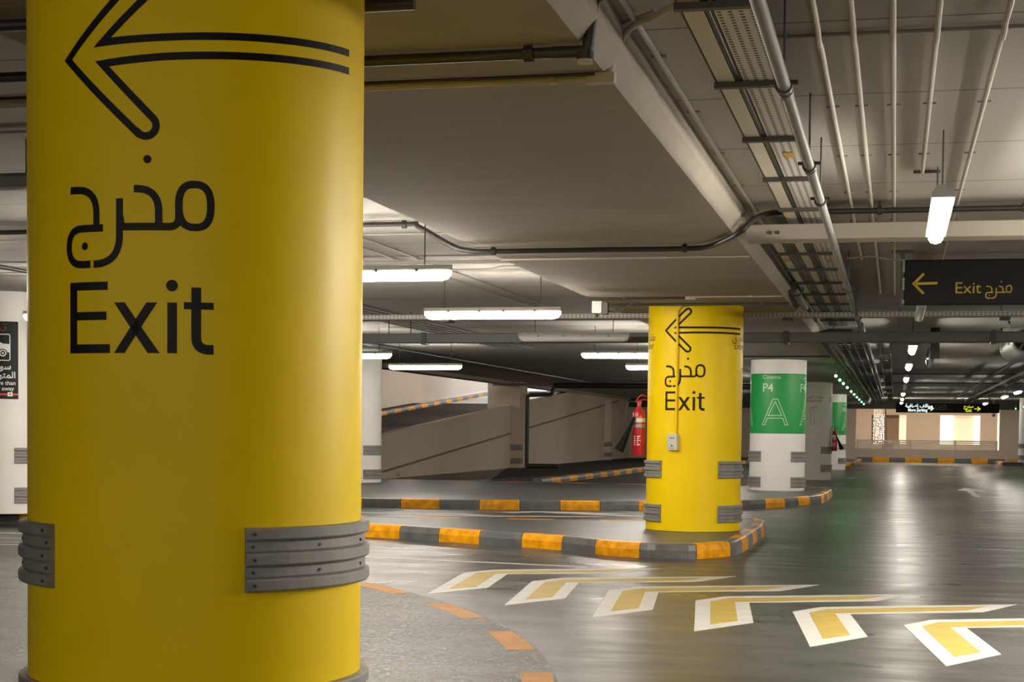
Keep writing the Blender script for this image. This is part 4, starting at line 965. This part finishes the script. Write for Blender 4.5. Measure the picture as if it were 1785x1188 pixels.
# ------------------------------------------------------------ distant illuminated sign
dy = 60.0
r = empty('hanging_sign', (4, dy, 2.0), 'distant lit sign reading More parking and Exit above the far opening', 'sign')
MB().box(2.10, 6.0, dy, dy+.12, 1.92, 2.28).build('sign_panel', M['signblack'], r)
MB().box(2.4,2.44,dy+.04,dy+.08,2.28,SLAB).box(5.6,5.64,dy+.04,dy+.08,2.28,SLAB).build('post', M['bar'], r)
a = Flat(); a.text(arabic('مواقف إضافية'), 2.98, 2.125, 0.19, 'CENTER', weight=.004, sx=.95); a.text('More parking', 2.93, 1.965, 0.165, 'CENTER', weight=.004, sx=.82)
a.line([(3.32,2.08),(3.50,2.08)], .035); a.line([(3.42,2.16),(3.52,2.08),(3.42,2.0)], .035)
a.on_plane((0,dy-.004,0),(1,0,0),(0,0,1),'parking_lettering', M['litwhite'], r)
a = Flat(); a.text('\uFE9D\uFEAE\uFEA8\uFEE3', 4.85, 2.12, 0.17, 'CENTER', weight=.004); a.text('Exit', 4.85, 1.965, 0.165, 'CENTER', weight=.004, sx=.9)
a.line([(5.06,2.08),(5.26,2.08)], .035); a.line([(5.18,2.16),(5.28,2.08),(5.18,2.0)], .035)
a.on_plane((0,dy-.004,0),(1,0,0),(0,0,1),'exit_lettering', M['lityellow'], r)
a = Flat(); a.line([(3.60,2.20),(3.98,2.20),(3.98,2.06),(3.60,2.06),(3.60,2.20)], .015); a.line([(3.68,2.13),(3.90,2.13)], .02)
a.on_plane((0,dy-.004,0),(1,0,0),(0,0,1),'car_symbol', M['galv'], r)

# ------------------------------------------------------------ railing and the lit mall beyond
r = empty('railing', (3.4, Y1+.12, 0.43), 'pale metal railing of horizontal bars on the low far wall', 'railing')
for k in range(5): MB().box(0.45, 6.40, Y1-.02, Y1+.02, 0.445+k*.08, 0.500+k*.08).build('rail', M['railpaint'], r)
for x in (0.52, 2.25, 2.75, 4.62, 6.32): MB().box(x-.05, x+.05, Y1-.04, Y1+.04, 0.43, 0.83).build('post', M['railpaint'], r)
by = 76.0
m = MB(); zb, zt = F, 4.0
xa, xb, xc, xd = 0.95, 2.62, 4.22, 6.10
m.box(-6, xa, by, by+.4, zb, zt).box(xb, xc, by, by+.4, zb, zt).box(xd, 14, by, by+.4, zb, zt).box(xa, xb, by, by+.4, zb, .55).box(xa, xb, by, by+.4, 2.02, zt).box(xc, xd, by, by+.4, zb, .55).box(xc, xd, by, by+.4, 2.02, zt)
struct('wall_mall', m, M['mallwall'])
tag(MB().box(xa, 2.28, by+.45, by+.5, .55, 2.02).build('timber_panel', M['mallbrown']), 'brown timber panel inside the left mall opening', 'panel')
tag(MB().box(2.28, xb, by+.42, by+.48, .55, 2.02).build('window_1', M['litcream']), kind='structure')
tag(MB().box(xc, xd, by+.42, by+.48, .55, 2.02).build('window_3', M['litcream2']), kind='structure')
tag(MB().box(xc, xc+.60, by+.36, by+.41, .55, 2.02).build('curtain', M['litwindow']), 'broad white glowing curtain at the left of the bright mall window', 'curtain')
tag(MB().box(xd-.26, xd, by+.36, by+.41, .55, 2.02).build('curtain', M['litwindow']), 'narrow white glowing curtain at the right of the bright mall window', 'curtain')
tag(MB().box(6.37, 6.43, Y1+.16, Y1+.22, .43, 2.16).build('light_strip', M['litwindow']), 'thin upright light strip at the right end of the railing', 'light strip')
tr = empty('tree_trunk', (1.45, 74.5, F), 'dark tree trunk outside wrapped beside string lights', 'tree')
MB().tube([(1.62,74.6,F),(1.60,74.6,1.0),(1.58,74.6,2.0),(1.45,74.6,3.0)], [.16,.12,.10,.10], 12).build('trunk', M['trunk'], tr, smooth=True)
m = MB()
for k in range(7):
    x = 1.10+k*.075+random.uniform(-.01,.01)
    for j in range(17):
        if random.random() < .85: m.sphere((x+random.uniform(-.015,.015), 74.3+random.uniform(-.1,.1), .62+j*.085+random.uniform(-.02,.02)), 0.020, 6, 4)
for k in range(7): m.tube([(1.10+k*.075,74.3,.6),(1.10+k*.075,74.3,3.8)], .003, 4)
tag(m.build('string_lights', M['bulb']), 'curtain of warm string lights hanging outside the far opening', 'string lights', kind='stuff')
r = empty('parked_object', (1.9, 73.5, F), 'pale planter standing outside below the tree', 'planter'); r.name = 'planter'
MB().lathe([(.16,F),(.20,.55),(.24,.60),(.22,.60)], 1.85, 73.6, 16).build('pot', M['galv'], r, smooth=True)
MB().sphere((1.85,73.6,.68), .13, 12, 8).build('foliage', M['cable'], r)
cs = empty('camera_housing', (6.1, 64.6, 2.05), 'small dark surveillance camera at the right end of the far opening', 'security camera')
MB().sphere((6.05,64.6,1.90), .07, 12, 8).build('dome', M['bar'], cs, smooth=True); MB().tube([(6.05,64.6,1.95),(6.05,64.6,SLAB)], .02, 8).build('stem', M['bar'], cs)
# lamp of the mall walkway (the place outside is lit)
for x, y, e_ in ((3.5, 71.5, 70), (-2, 71.5, 35), (9, 71.5, 35)):
    l = bpy.data.lights.new('walkway_light', 'AREA'); l.shape = 'RECTANGLE'; l.size = 4; l.size_y = 1.2; l.energy = e_; l.color = (1.0, .84, .64)
    o = bpy.data.objects.new('walkway_light', l); COL.objects.link(o); o.location = (x, y, 3.6); o.rotation_euler = (0, 0, 0)
# daylight at the head of the ramp comes from the sky
struct('ceiling_mall', MB().box(-9.6, 14, Y1+.25, by, 3.8, 4.0), M['mallwall'])
struct('wall_mall_left', MB().box(-9.8, -9.6, Y1, by+.4, F, 4.0), M['beige'])
struct('wall_mall_right', MB().box(14, 14.2, Y1, by+.4, F, 4.0), M['beige'])
